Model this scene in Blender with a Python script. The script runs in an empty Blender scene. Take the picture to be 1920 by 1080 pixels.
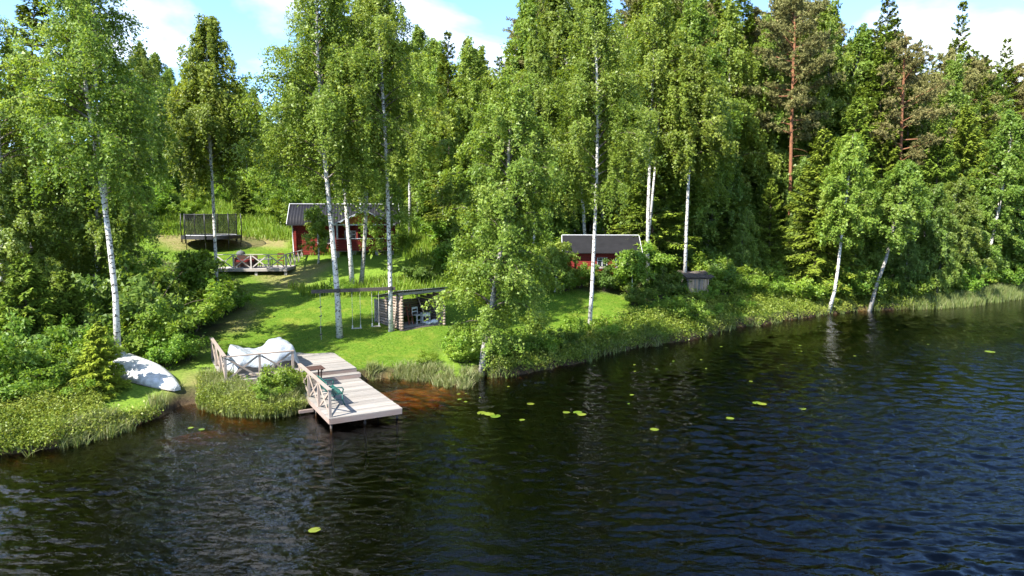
import bpy, math, random
import numpy as np
from mathutils import Vector, Matrix

# ------------------------------------------------------------------ camera, sky, sun, exposure
sc = bpy.context.scene
C = sc.collection
PITCH, FPX, CAMZ = math.radians(6.16), 1297.0, 7.0
cam = bpy.data.objects.new('camera', bpy.data.cameras.new('camera'))
C.objects.link(cam)
cam.location = (0, 0, CAMZ)
cam.rotation_euler = (math.pi / 2 - PITCH, 0, 0)
cam.data.sensor_width = 36.0
cam.data.lens = 36.0 * FPX / 1920.0
cam.data.clip_start, cam.data.clip_end = 0.5, 5000
sc.camera = cam

SUN_EL, SUN_AZ = math.radians(46), math.radians(180 + 47)      # the sun stands behind the camera, to the left
world = bpy.data.worlds.new('World'); sc.world = world; world.use_nodes = True
wn, wl = world.node_tree.nodes, world.node_tree.links
wn.clear()
def N(tree, kind, **kw):
    n = tree.nodes.new(kind)
    for k, v in kw.items():
        if k.startswith('i_'): n.inputs[k[2:].replace('_', ' ')].default_value = v
        else: setattr(n, k, v)
    return n
wt = world.node_tree
sky = N(wt, 'ShaderNodeTexSky', sky_type='NISHITA', sun_disc=False, sun_elevation=SUN_EL, sun_rotation=SUN_AZ,
        altitude=300, air_density=0.7, dust_density=0.1, ozone_density=2.5)
tc = N(wt, 'ShaderNodeTexCoord')
sep = N(wt, 'ShaderNodeSeparateXYZ'); wl.new(tc.outputs['Generated'], sep.inputs[0])
zc = N(wt, 'ShaderNodeMath', operation='MAXIMUM'); zc.inputs[1].default_value = 0.0; wl.new(sep.outputs[2], zc.inputs[0])
za = N(wt, 'ShaderNodeMath', operation='ADD'); za.inputs[1].default_value = 0.22; wl.new(zc.outputs[0], za.inputs[0])
dv = N(wt, 'ShaderNodeVectorMath', operation='DIVIDE'); wl.new(tc.outputs['Generated'], dv.inputs[0])
cz = N(wt, 'ShaderNodeCombineXYZ'); cz.inputs[2].default_value = 1.0
wl.new(za.outputs[0], cz.inputs[0]); wl.new(za.outputs[0], cz.inputs[1]); wl.new(cz.outputs[0], dv.inputs[1])
mp = N(wt, 'ShaderNodeMapping'); mp.inputs['Location'].default_value = (2.1, 2.5, 0); mp.inputs['Scale'].default_value = (1, 1, 0.0)
wl.new(dv.outputs[0], mp.inputs['Vector'])
cn = N(wt, 'ShaderNodeTexNoise', noise_dimensions='3D'); cn.inputs['Scale'].default_value = 0.95; cn.inputs['Detail'].default_value = 9
cn.inputs['Roughness'].default_value = 0.52; cn.inputs['Distortion'].default_value = 0.25
wl.new(mp.outputs[0], cn.inputs['Vector'])
cr = N(wt, 'ShaderNodeValToRGB'); cr.color_ramp.elements[0].position = 0.505; cr.color_ramp.elements[1].position = 0.64
wl.new(cn.outputs['Fac'], cr.inputs['Fac'])
cn2 = N(wt, 'ShaderNodeTexNoise'); cn2.inputs['Scale'].default_value = 2.2; cn2.inputs['Detail'].default_value = 6
wl.new(mp.outputs[0], cn2.inputs['Vector'])
cr2 = N(wt, 'ShaderNodeValToRGB')
cr2.color_ramp.elements[0].position = 0.35; cr2.color_ramp.elements[0].color = (2.1, 2.25, 2.5, 1)
cr2.color_ramp.elements[1].position = 0.62; cr2.color_ramp.elements[1].color = (4.3, 4.35, 4.4, 1)
wl.new(cn2.outputs['Fac'], cr2.inputs['Fac'])
mix = N(wt, 'ShaderNodeMix', data_type='RGBA')
wl.new(cr.outputs['Color'], mix.inputs['Factor']); hsv = N(wt, 'ShaderNodeHueSaturation'); hsv.inputs['Saturation'].default_value = 1.08; hsv.inputs['Value'].default_value = .92; wl.new(sky.outputs[0], hsv.inputs['Color']); wl.new(hsv.outputs[0], mix.inputs['A']); wl.new(cr2.outputs['Color'], mix.inputs['B'])
bg = N(wt, 'ShaderNodeBackground'); bg.inputs['Strength'].default_value = 0.15
wl.new(mix.outputs['Result'], bg.inputs['Color'])
wo = N(wt, 'ShaderNodeOutputWorld'); wl.new(bg.outputs[0], wo.inputs['Surface'])

sun = bpy.data.objects.new('sun', bpy.data.lights.new('sun', 'SUN')); C.objects.link(sun)
sun.data.energy = 4.4; sun.data.angle = math.radians(0.53); sun.data.color = (1.0, 0.95, 0.86)
sd = Vector((math.sin(SUN_AZ) * math.cos(SUN_EL), math.cos(SUN_AZ) * math.cos(SUN_EL), math.sin(SUN_EL)))
sun.rotation_euler = sd.to_track_quat('Z', 'Y').to_euler(); sun.location = sd * 80

vs = sc.view_settings
vs.view_transform = 'Standard'; vs.look = 'None'; vs.gamma = 1; vs.use_curve_mapping = False
vs.exposure = 1.92
cy = sc.cycles
cy.max_bounces = 8; cy.diffuse_bounces = 4; cy.glossy_bounces = 3; cy.transmission_bounces = 4; cy.transparent_max_bounces = 10
cy.volume_bounces = 0; cy.caustics_reflective = False; cy.caustics_refractive = False

# ------------------------------------------------------------------ pixel <-> place
CP, SP = math.cos(PITCH), math.sin(PITCH)
def ray(px, py):
    a, b = px - 960.0, 540.0 - py
    return np.array([a, CP * FPX + SP * b, -SP * FPX + CP * b])
def on_plane(px, py, z=0.0):
    d = ray(px, py); t = (z - CAMZ) / d[2]
    return np.array([d[0] * t, d[1] * t, z])
def at_depth(px, py, y):
    d = ray(px, py); t = y / d[1]
    return np.array([d[0] * t, y, CAMZ + d[2] * t])
def to_px(x, y, z):
    zc = y * CP - (z - CAMZ) * SP; yc = y * SP + (z - CAMZ) * CP
    zc = np.maximum(zc, 0.3)
    return 960 + FPX * x / zc, 540 - FPX * yc / zc

# ------------------------------------------------------------------ noise helper
def vnoise(x, y, seed=0):
    xi = np.floor(x).astype(np.int64); yi = np.floor(y).astype(np.int64)
    xf = x - xi; yf = y - yi
    def h(a, b):
        n = (a * 374761393 + b * 668265263 + seed * 974634777) & 0x7fffffff
        n = ((n ^ (n >> 13)) * 1274126177) & 0x7fffffff
        return ((n ^ (n >> 16)) & 0xffff) / 65535.0
    u = xf * xf * (3 - 2 * xf); v = yf * yf * (3 - 2 * yf)
    return (h(xi, yi) * (1 - u) + h(xi + 1, yi) * u) * (1 - v) + (h(xi, yi + 1) * (1 - u) + h(xi + 1, yi + 1) * u) * v
def fbm(x, y, seed=0, o=4):
    s, a, t = 0, 1.0, 0
    for k in range(o):
        s = s + a * vnoise(x * 2 ** k, y * 2 ** k, seed + k); t += a; a *= 0.5
    return s / t
def sstep(a, b, x):
    t = np.clip((x - a) / (b - a), 0, 1); return t * t * (3 - 2 * t)

# ------------------------------------------------------------------ terrain: shore line and heights
SHORE_PX = [(0,855),(60,848),(130,834),(200,816),(270,796),(310,776),(330,766),(362,757),(384,766),(430,778),(500,781),(556,774),
            (580,757),(625,735),(690,712),(740,708),(790,712),(830,720),(868,727),(888,722),(900,706),(930,708),(1000,700),(1060,688),(1110,675),
            (1150,661),(1200,653),(1280,641),(1330,630),(1370,617),(1450,605),(1540,592),(1600,583),(1700,580),(1790,577),(1850,568),(1920,558)]
shore = [on_plane(a, b)[:2] for a, b in SHORE_PX]
shore = np.array([(-900, -40), (-120, 6), (-60, 11), (-32, 14.2), (-22, 16.6)] + [tuple(s) for s in shore] + [(52, 61.5), (70, 66), (110, 74), (200, 86), (1200, 120)])
land_poly = np.vstack([shore, [(1200, 2500), (-1200, 2500), (-1200, -40)]])
def seg_dist(X, Y, P):
    d = np.full(X.shape, 1e9)
    for (ax, ay), (bx_, by_) in zip(P[:-1], P[1:]):
        vx, vy = bx_ - ax, by_ - ay
        t = np.clip(((X - ax) * vx + (Y - ay) * vy) / (vx * vx + vy * vy), 0, 1)
        d = np.minimum(d, np.hypot(X - ax - t * vx, Y - ay - t * vy))
    return d
def in_poly(X, Y, P):
    r = np.zeros(np.shape(X), bool); j = len(P) - 1
    for i in range(len(P)):
        xi, yi, xj, yj = P[i][0], P[i][1], P[j][0], P[j][1]
        with np.errstate(divide='ignore', invalid='ignore'):
            c = ((yi > Y) != (yj > Y)) & (X < (xj - xi) * (Y - yi) / ((yj - yi) if yj != yi else 1e-9) + xi)
        r ^= c; j = i
    return r
CTRL = [(637,630,32.7),(733,623,33.5),(825,612,34.8),(706,606,35.6),(450,600,36),(530,545,41),(600,560,39),(480,510,46),(538,510,47),(560,472,52),(740,486,49.5),(640,487,48.5),
        (400,464,52),(300,452,52),(400,392,66),(520,400,66),(250,420,58),(1090,520,48),(1180,520,48),(1130,562,42),(1200,590,38.8),(1303,552,45),
        (1480,485,62),(1850,480,75),(100,610,33),(222,690,27),(60,730,24.2),(1105,632,36.6),(900,560,42),(900,470,52),(700,545,42.5),(406,548,42),(820,520,46),(560,640,33.6)]
cp = [at_depth(a, b, d) for a, b, d in CTRL]
cp += [np.array(v, float) for v in [(-8.5,31.2,.8),(-12.5,28.5,.75),(-10.4,25.2,.45),(-6.4,28.6,.5),(-12.0,25.6,.55),(-14,24.5,.75),
       (-45,30,2.6),(-45,55,6.5),(-60,90,11),(-30,90,11),(0,75,7),(0,95,9),(30,90,6),(60,95,5),(55,75,2.5),(90,95,4),(-90,30,3),(0,140,11),(-80,140,14),(90,140,8)]]
for q in shore[2:-2:2]: cp.append(np.array([q[0], q[1], 0.3]))
cp = np.array(cp)
R_ = np.hypot(cp[:, None, 0] - cp[None, :, 0], cp[:, None, 1] - cp[None, :, 1])
A_ = np.block([[R_ + np.eye(len(cp)) * -0.4, np.ones((len(cp), 1))], [np.ones((1, len(cp))), np.zeros((1, 1))]])
W_ = np.linalg.solve(A_, np.append(cp[:, 2], 0))
def heights(X, Y):
    sh = X.shape; x, y = X.ravel(), Y.ravel()
    xc, yc = np.clip(x, -100, 110), np.clip(y, -20, 150)
    zz = np.full(x.shape, W_[-1])
    for k in range(len(cp)): zz = zz + W_[k] * np.sqrt((xc - cp[k, 0]) ** 2 + (yc - cp[k, 1]) ** 2 + 0.5)
    d = seg_dist(x, y, shore); ins = in_poly(x, y, land_poly)
    s = np.where(ins, d, -d) + (fbm(x * 0.9, y * 0.9, 5, 3) - .5) * 0.7
    n = (fbm(x * 0.35, y * 0.35, 11, 4) - 0.5) * 0.35
    land = np.maximum(zz, 0.22 + 0.02 * np.maximum(s, 0)) + n * sstep(0.5, 6, s) + (fbm(x * 1.7, y * 1.7, 3, 3) - .5) * 0.10
    land = np.clip(land, 0.12, 30) * sstep(-0.05, 0.35, s)
    bay = np.exp(-(((x + 4.2) / 3.0) ** 2 + ((y - 26.5) / 2.5) ** 2)) + 0.75 * np.exp(-(((x + 10.3) / 2.4) ** 2 + ((y - 22.4) / 1.2) ** 2))
    bk = np.clip(bay * 1.25, 0, 1); slope = 0.8 - 0.735 * bk
    bed = -np.minimum(4.0, 0.06 + .8 * (1 - bk) + slope * np.maximum(-s, 0)) * sstep(0.12, -0.08, s)
    z = np.where(s > 0, land, bed) + 0.0
    return z.reshape(sh), s.reshape(sh)
gx = np.arange(-75, 90.01, 0.4); gy = np.arange(6, 125.01, 0.4)
GX, GY = np.meshgrid(gx, gy); GZ, GS = heights(GX, GY)
def samp(A, x, y):
    x = np.asarray(x, float); y = np.asarray(y, float)
    fx = np.clip((x - gx[0]) / 0.4, 0, len(gx) - 1.001); fy = np.clip((y - gy[0]) / 0.4, 0, len(gy) - 1.001)
    i = fx.astype(int); j = fy.astype(int); u = fx - i; v = fy - j
    return (A[j, i] * (1 - u) + A[j, i + 1] * u) * (1 - v) + (A[j + 1, i] * (1 - u) + A[j + 1, i + 1] * u) * v
def gz(x, y): return float(samp(GZ, x, y))
def base(px, d):
    """the ground point seen in picture column px at distance d"""
    x = (px - 960) / FPX * d
    for _ in range(4):
        z = gz(x, d); x = (px - 960) / FPX * (d * CP - (z - CAMZ) * SP)
    return np.array([x, d, gz(x, d)])

# ------------------------------------------------------------------ materials
MATS = {}
def new_mat(name):
    m = bpy.data.materials.new(name); m.use_nodes = True; m.node_tree.nodes.clear(); MATS[name] = m
    return m, m.node_tree, m.node_tree.links
def out(t, sh, vol=None):
    o = N(t, 'ShaderNodeOutputMaterial'); t.links.new(sh, o.inputs['Surface'])
    if vol: t.links.new(vol, o.inputs['Volume'])
def noise(t, vec, scale, detail=4, rough=.55, mapscale=None, rot=None, dist=0):
    if mapscale or rot:
        m = N(t, 'ShaderNodeMapping')
        if mapscale: m.inputs['Scale'].default_value = mapscale
        if rot: m.inputs['Rotation'].default_value = rot
        t.links.new(vec, m.inputs['Vector']); vec = m.outputs[0]
    n = N(t, 'ShaderNodeTexNoise'); n.inputs['Scale'].default_value = scale; n.inputs['Detail'].default_value = detail
    n.inputs['Roughness'].default_value = rough; n.inputs['Distortion'].default_value = dist
    t.links.new(vec, n.inputs['Vector']); return n.outputs['Fac']
def ramp(t, fac, stops):
    r = N(t, 'ShaderNodeValToRGB'); e = r.color_ramp.elements
    while len(e) < len(stops): e.new(0.5)
    for k, (p, c) in enumerate(stops): e[k].position = p; e[k].color = (*c, 1) if len(c) == 3 else c
    t.links.new(fac, r.inputs['Fac']); return r.outputs['Color']
def mixc(t, fac, a, b, mode='MIX'):
    m = N(t, 'ShaderNodeMix', data_type='RGBA', blend_type=mode)
    for s, v in (('Factor', fac), ('A', a), ('B', b)):
        if hasattr(v, 'is_linked') or hasattr(v, 'links'): t.links.new(v, m.inputs[s])
        elif s == 'Factor': m.inputs[0].default_value = v
        else: m.inputs[s].default_value = (*v, 1)
    return m.outputs['Result']
def math_(t, op, a, b=None, clamp=False):
    m = N(t, 'ShaderNodeMath', operation=op, use_clamp=clamp)
    for k, v in enumerate((a, b)):
        if v is None: continue
        if hasattr(v, 'links'): t.links.new(v, m.inputs[k])
        else: m.inputs[k].default_value = v
    return m.outputs[0]
def bump(t, h, strength=0.4, dist=0.02, nrm=None):
    b = N(t, 'ShaderNodeBump'); b.inputs['Strength'].default_value = strength; b.inputs['Distance'].default_value = dist
    t.links.new(h, b.inputs['Height'])
    if nrm: t.links.new(nrm, b.inputs['Normal'])
    return b.outputs[0]
def prin(t, col, rough=.7, spec=.3, metal=0, nrm=None):
    p = N(t, 'ShaderNodeBsdfPrincipled')
    if hasattr(col, 'links'): t.links.new(col, p.inputs['Base Color'])
    else: p.inputs['Base Color'].default_value = (*col, 1)
    if hasattr(rough, 'links'): t.links.new(rough, p.inputs['Roughness'])
    else: p.inputs['Roughness'].default_value = rough
    p.inputs['Specular IOR Level'].default_value = spec; p.inputs['Metallic'].default_value = metal
    if nrm: t.links.new(nrm, p.inputs['Normal'])
    return p.outputs[0]
def objc(t): return N(t, 'ShaderNodeTexCoord').outputs['Object']
def orand(t): return N(t, 'ShaderNodeObjectInfo').outputs['Random']
def attr(t, name): return N(t, 'ShaderNodeAttribute', attribute_name=name).outputs['Fac']

def leaf_mat(name, dark, mid, light, transl=.45, gloss=.25, rough=.45, objvar=.35):
    m, t, l = new_mat(name)
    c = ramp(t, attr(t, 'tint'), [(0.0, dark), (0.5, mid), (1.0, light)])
    r = orand(t)
    h = N(t, 'ShaderNodeHueSaturation'); l.new(c, h.inputs['Color'])
    l.new(math_(t, 'ADD', math_(t, 'MULTIPLY', r, 0.028 * objvar / .35), 0.505 - 0.014 * objvar / .35), h.inputs['Hue'])
    l.new(math_(t, 'ADD', math_(t, 'MULTIPLY', math_(t, 'FRACT', math_(t, 'MULTIPLY', r, 7.31)), objvar), 1 - objvar * .5), h.inputs['Value'])
    p = prin(t, h.outputs[0], rough, gloss)
    tr = N(t, 'ShaderNodeBsdfTranslucent')
    tcx = mixc(t, 1.0, h.outputs[0], (1.35, 1.25, .55), 'MULTIPLY'); l.new(tcx, tr.inputs['Color'])
    ms = N(t, 'ShaderNodeMixShader'); ms.inputs[0].default_value = transl
    l.new(p, ms.inputs[1]); l.new(tr.outputs[0], ms.inputs[2]); out(t, ms.outputs[0])
    return m
leaf_mat('birch_leaf', (0.09, 0.146, 0.02), (0.178, 0.25, 0.034), (0.27, 0.325, 0.07))
leaf_mat('alder_leaf', (0.095, 0.16, 0.022), (0.175, 0.255, 0.04), (0.26, 0.325, 0.085), gloss=.35)
leaf_mat('bush_leaf', (0.085, 0.165, 0.014), (0.162, 0.258, 0.026), (0.26, 0.34, 0.06))
leaf_mat('lilac_leaf', (0.06, 0.112, 0.016), (0.108, 0.172, 0.028), (0.17, 0.225, 0.056))
leaf_mat('spruce_needle', (0.065, 0.095, 0.012), (0.14, 0.19, 0.02), (0.27, 0.295, 0.034), transl=.15, gloss=.15, rough=.6)
leaf_mat('yellow_spruce_needle', (.105,.145,.012), (.225,.285,.024), (.370,.420,.060), transl=.2, gloss=.15, rough=.6, objvar=.15)
leaf_mat('pine_needle', (0.095, 0.095, 0.032), (0.185, 0.17, 0.058), (0.26, 0.228, 0.098), transl=.12, gloss=.15, rough=.6)
leaf_mat('grass_blade', (0.085, 0.155, 0.012), (0.155, 0.235, 0.022), (0.27, 0.29, 0.06), transl=.35, objvar=.05)
leaf_mat('reed_blade', (.085, .140, .028), (.170, .200, .060), (.330, .310, .170), transl=.3, objvar=.05)
leaf_mat('cover_leaf', (0.075, 0.112, 0.012), (0.17, 0.215, 0.026), (0.285, 0.3, 0.06), transl=.3, objvar=.05)
leaf_mat('pad_leaf', (.055, .10, .010), (.10, .15, .014), (.17, .19, .025), transl=.05, gloss=.4, rough=.35, objvar=.3)

def bark(name, base_c, mark_c, twig_c, marks=True, grad=None):
    m, t, l = new_mat(name); oc = objc(t)
    n1 = noise(t, oc, 3.0, 5, .6)
    if marks:
        n2 = noise(t, oc, 2.4, 5, .68, mapscale=(2.6, 2.6, 5.0))
        f = ramp(t, n2, [(.525, (0, 0, 0)), (.60, (1, 1, 1))])
        c = mixc(t, f, mixc(t, n1, base_c, tuple(v * .72 for v in base_c)), mark_c)
    else:
        n2 = noise(t, oc, 5.0, 5, .65, mapscale=(2.2, 2.2, .7))
        c = mixc(t, ramp(t, n2, [(.4, (0, 0, 0)), (.62, (1, 1, 1))]), base_c, mark_c)
    if grad:                                         # red-brown upper bark of a pine, grey plates low down
        s = N(t, 'ShaderNodeSeparateXYZ'); l.new(oc, s.inputs[0])
        g = N(t, 'ShaderNodeMapRange'); g.inputs[1].default_value = 1.0; g.inputs[2].default_value = 5.0; l.new(s.outputs[2], g.inputs[0])
        c = mixc(t, g.outputs[0], grad, c)
    c = mixc(t, attr(t, 'thin'), c, twig_c)
    out(t, prin(t, c, .85, .15, nrm=bump(t, n2, .6, .03)))
bark('birch_bark', (.62, .60, .55), (.035, .030, .026), (.10, .078, .060))
bark('old_birch_bark', (.36, .34, .30), (.028, .025, .022), (.085, .068, .055))
bark('pine_bark', (.25, .112, .055), (.13, .060, .034), (.22, .11, .055), marks=False, grad=(.13, .085, .060))
bark('spruce_bark', (.13, .095, .070), (.065, .05, .04), (.085, .065, .045), marks=False)
bark('bush_stem', (.10, .08, .055), (.06, .05, .035), (.10, .085, .055), marks=False)
bark('dead_wood', (.34, .30, .26), (.17, .15, .13), (.30, .27, .235), marks=False)

def wood(name, c1, c2, rough=.8, var=.3, gscale=(2, 26, 26), bs=.35, warm=None):
    m, t, l = new_mat(name); oc = objc(t)
    mpv = N(t, 'ShaderNodeVectorMath', operation='ADD'); l.new(oc, mpv.inputs[0])
    rr = N(t, 'ShaderNodeCombineXYZ'); r = orand(t)
    for k in range(3): l.new(math_(t, 'MULTIPLY', r, 37.0 + 11 * k), rr.inputs[k])
    l.new(rr.outputs[0], mpv.inputs[1]); v = mpv.outputs[0]
    g = noise(t, v, 1.0, 5, .65, mapscale=gscale)
    b = noise(t, v, .9, 4, .6)
    c = mixc(t, ramp(t, g, [(.35, (0, 0, 0)), (.68, (1, 1, 1))]), c1, c2)
    c = mixc(t, ramp(t, b, [(.38, (0, 0, 0)), (.7, (.75, .75, .75))]), c, warm or tuple(x * .72 for x in c1))
    h = N(t, 'ShaderNodeHueSaturation'); l.new(c, h.inputs['Color'])
    l.new(math_(t, 'ADD', math_(t, 'MULTIPLY', math_(t, 'FRACT', math_(t, 'MULTIPLY', r, 5.7)), var), 1 - var * .5), h.inputs['Value'])
    out(t, prin(t, h.outputs[0], rough, .2, nrm=bump(t, g, bs, .006)))
wood('deck_wood', (.275, .258, .238), (.19, .176, .160), warm=(.225, .198, .172), var=.45)
wood('rail_wood', (.29, .225, .18), (.22, .17, .135), warm=(.25, .225, .205))
wood('fascia_wood', (.27, .195, .16), (.20, .145, .12), warm=(.24, .21, .195))
wood('old_log', (.30, .235, .19), (.15, .115, .09), warm=(.22, .165, .13), var=.5, bs=.7)
wood('grey_board', (.30, .275, .25), (.20, .18, .165), var=.4)
wood('dark_board', (.085, .070, .062), (.05, .042, .038), var=.4)
wood('red_board', (.185, .022, .017), (.125, .014, .011), warm=(.16, .028, .019), rough=.75, var=.35)
wood('orange_board', (.45, .16, .045), (.34, .11, .03), var=.3)
wood('brown_wood', (.075, .040, .030), (.045, .026, .020), var=.3)
wood('pale_pole', (.50, .37, .25), (.40, .29, .19), var=.3)
wood('chair_red_wood', (.20, .055, .03), (.13, .035, .02), var=.2)

def plain(name, col, rough=.5, spec=.4, metal=0, nz=0.0, nscale=6, col2=None, bmp=0):
    m, t, l = new_mat(name); oc = objc(t); n = noise(t, oc, nscale, 5, .6)
    c = mixc(t, ramp(t, n, [(.35, (0, 0, 0)), (.7, (1, 1, 1))]), col, col2 or tuple(v * (1 - nz) for v in col))
    out(t, prin(t, c, rough, spec, metal, nrm=bump(t, n, bmp, .01) if bmp else None))
plain('white_paint', (.46, .47, .46), .55, .3, nz=.15)
plain('white_trim', (.62, .63, .65), .6, .3, nz=.25)
plain('roof_metal', (.015, .015, .019), .6, .15, nz=.25, nscale=2)
plain('roof_felt', (.018, .018, .020), .9, .08, nz=.3, nscale=2)
plain('shed_metal', (.16, .165, .175), .45, .5, nz=.55, nscale=4, col2=(.09, .075, .065))
plain('zinc', (.42, .45, .48), .4, .5, metal=.3, nz=.35, nscale=5)
plain('black_metal', (.016, .016, .018), .45, .4, nz=.2)
plain('black_pad', (.018, .018, .021), .55, .35, nz=.2)
plain('green_iron', (.010, .085, .070), .4, .5, nz=.3)
plain('white_rope', (.34, .32, .28), .8, .2, nz=.1)
plain('stone', (.30, .285, .26), .9, .2, nz=.45, nscale=9, bmp=.6)
plain('bark_roof', (.12, .098, .085), .95, .1, nz=.55, nscale=8, bmp=.8)
plain('cushion', (.15, .022, .020), .9, .1, nz=.2)
plain('grey_cover', (.10, .105, .11), .8, .2, nz=.3)
plain('dark_gap', (.02, .016, .014), .9, .1)
plain('pink_flower', (.75, .45, .50), .6, .2, nz=.2)
plain('glass_dark', (.02, .024, .028), .06, .6)
plain('boat_white', (.60, .60, .59), .4, .45, nz=.0, nscale=5.5, col2=(.30, .30, .27))
plain('white_plastic', (.70, .72, .74), .4, .4, nz=.1)

wood('terrace_wood', (.42, .385, .365), (.32, .29, .27), warm=(.36, .31, .28), var=.35)
m, t, l = new_mat('net'); d_ = prin(t, (.012, .012, .014), .8, .1); tr = N(t, 'ShaderNodeBsdfTransparent')
ms = N(t, 'ShaderNodeMixShader'); ms.inputs[0].default_value = .5; l.new(tr.outputs[0], ms.inputs[1]); l.new(d_, ms.inputs[2]); out(t, ms.outputs[0])
m, t, l = new_mat('tarp'); oc = objc(t); n = noise(t, oc, 3.5, 5, .6, dist=.6)
n3 = noise(t, oc, 1.6, 6, .7); c = mixc(t, ramp(t, n3, [(.38, (0, 0, 0)), (.66, (1, 1, 1))]), (.56, .60, .64), (.33, .36, .38)); p = prin(t, c, .3, .5, nrm=bump(t, n, .9, .08))
tl = N(t, 'ShaderNodeBsdfTranslucent'); tl.inputs['Color'].default_value = (.6, .64, .68, 1)
tr = N(t, 'ShaderNodeBsdfTransparent'); m1 = N(t, 'ShaderNodeMixShader'); m1.inputs[0].default_value = .3
l.new(p, m1.inputs[1]); l.new(tl.outputs[0], m1.inputs[2])
m2 = N(t, 'ShaderNodeMixShader'); m2.inputs[0].default_value = .12; l.new(m1.outputs[0], m2.inputs[1]); l.new(tr.outputs[0], m2.inputs[2]); out(t, m2.outputs[0])

# ground: lawn, dry grass, meadow, forest floor, bank soil and lake bed by masks
m, t, l = new_mat('ground'); oc = objc(t)
nf = noise(t, oc, 9.0, 6, .7); nm = noise(t, oc, 1.1, 5, .6); nl = noise(t, oc, .25, 4, .55)
lawn = ramp(t, nf, [(.28, (.030, .072, .005)), (.5, (.068, .128, .009)), (.72, (.130, .175, .022))])
lawn = mixc(t, ramp(t, nm, [(.52, (0, 0, 0)), (.78, (.75, .75, .75))]), lawn, (.185, .190, .030))
dry = ramp(t, nf, [(.3, (.105, .100, .030)), (.7, (.25, .205, .095))])
mead = ramp(t, nf, [(.3, (.060, .125, .012)), (.7, (.165, .240, .028))])
forest = mixc(t, ramp(t, nm, [(.4, (0, 0, 0)), (.62, (1, 1, 1))]), (.050, .042, .022), (.045, .070, .016))
soil = ramp(t, nf, [(.3, (.020, .014, .009)), (.7, (.075, .052, .032))])
bedc = ramp(t, noise(t, oc, 2.6, 6, .7), [(.35, (.15, .085, .034)), (.5, (.32, .175, .065)), (.7, (.42, .26, .11))])
c = mixc(t, attr(t, 'meadow'), forest, mead)
c = mixc(t, attr(t, 'lawn'), c, lawn)
dm = math_(t, 'MULTIPLY', attr(t, 'dry'), math_(t, 'ADD', math_(t, 'MULTIPLY', nm, 1.4), .25), True)
c = mixc(t, dm, c, dry)
c = mixc(t, attr(t, 'soil'), c, soil)
c = mixc(t, attr(t, 'bed'), c, bedc)
out(t, prin(t, c, .95, .1, nrm=bump(t, nf, .8, .05)))

m, t, l = new_mat('lake_water'); oc = objc(t)
big = noise(t, oc, .13, 3, .5)
w2 = noise(t, oc, 1.0, 2, .5, mapscale=(4.5, 10.5, 1), rot=(0, 0, math.radians(14)), dist=.4)
amp = math_(t, 'ADD', math_(t, 'MULTIPLY', ramp(t, big, [(.35, (0, 0, 0)), (.65, (1, 1, 1))]), .8), .35)
nb = bump(t, math_(t, 'MULTIPLY', math_(t, 'MULTIPLY', w2, .028), amp), 1.0, 1.0)
fr = N(t, 'ShaderNodeFresnel'); fr.inputs['IOR'].default_value = 1.40; l.new(nb, fr.inputs['Normal'])
gl = N(t, 'ShaderNodeBsdfGlossy'); gl.inputs['Roughness'].default_value = .03; l.new(nb, gl.inputs['Normal'])
tr = N(t, 'ShaderNodeBsdfTransparent')
ms = N(t, 'ShaderNodeMixShader'); l.new(fr.outputs[0], ms.inputs[0]); l.new(tr.outputs[0], ms.inputs[1]); l.new(gl.outputs[0], ms.inputs[2])
va = N(t, 'ShaderNodeVolumeAbsorption'); va.inputs['Color'].default_value = (.66, .48, .18, 1); va.inputs['Density'].default_value = 4.6
out(t, ms.outputs[0], va.outputs[0])

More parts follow.
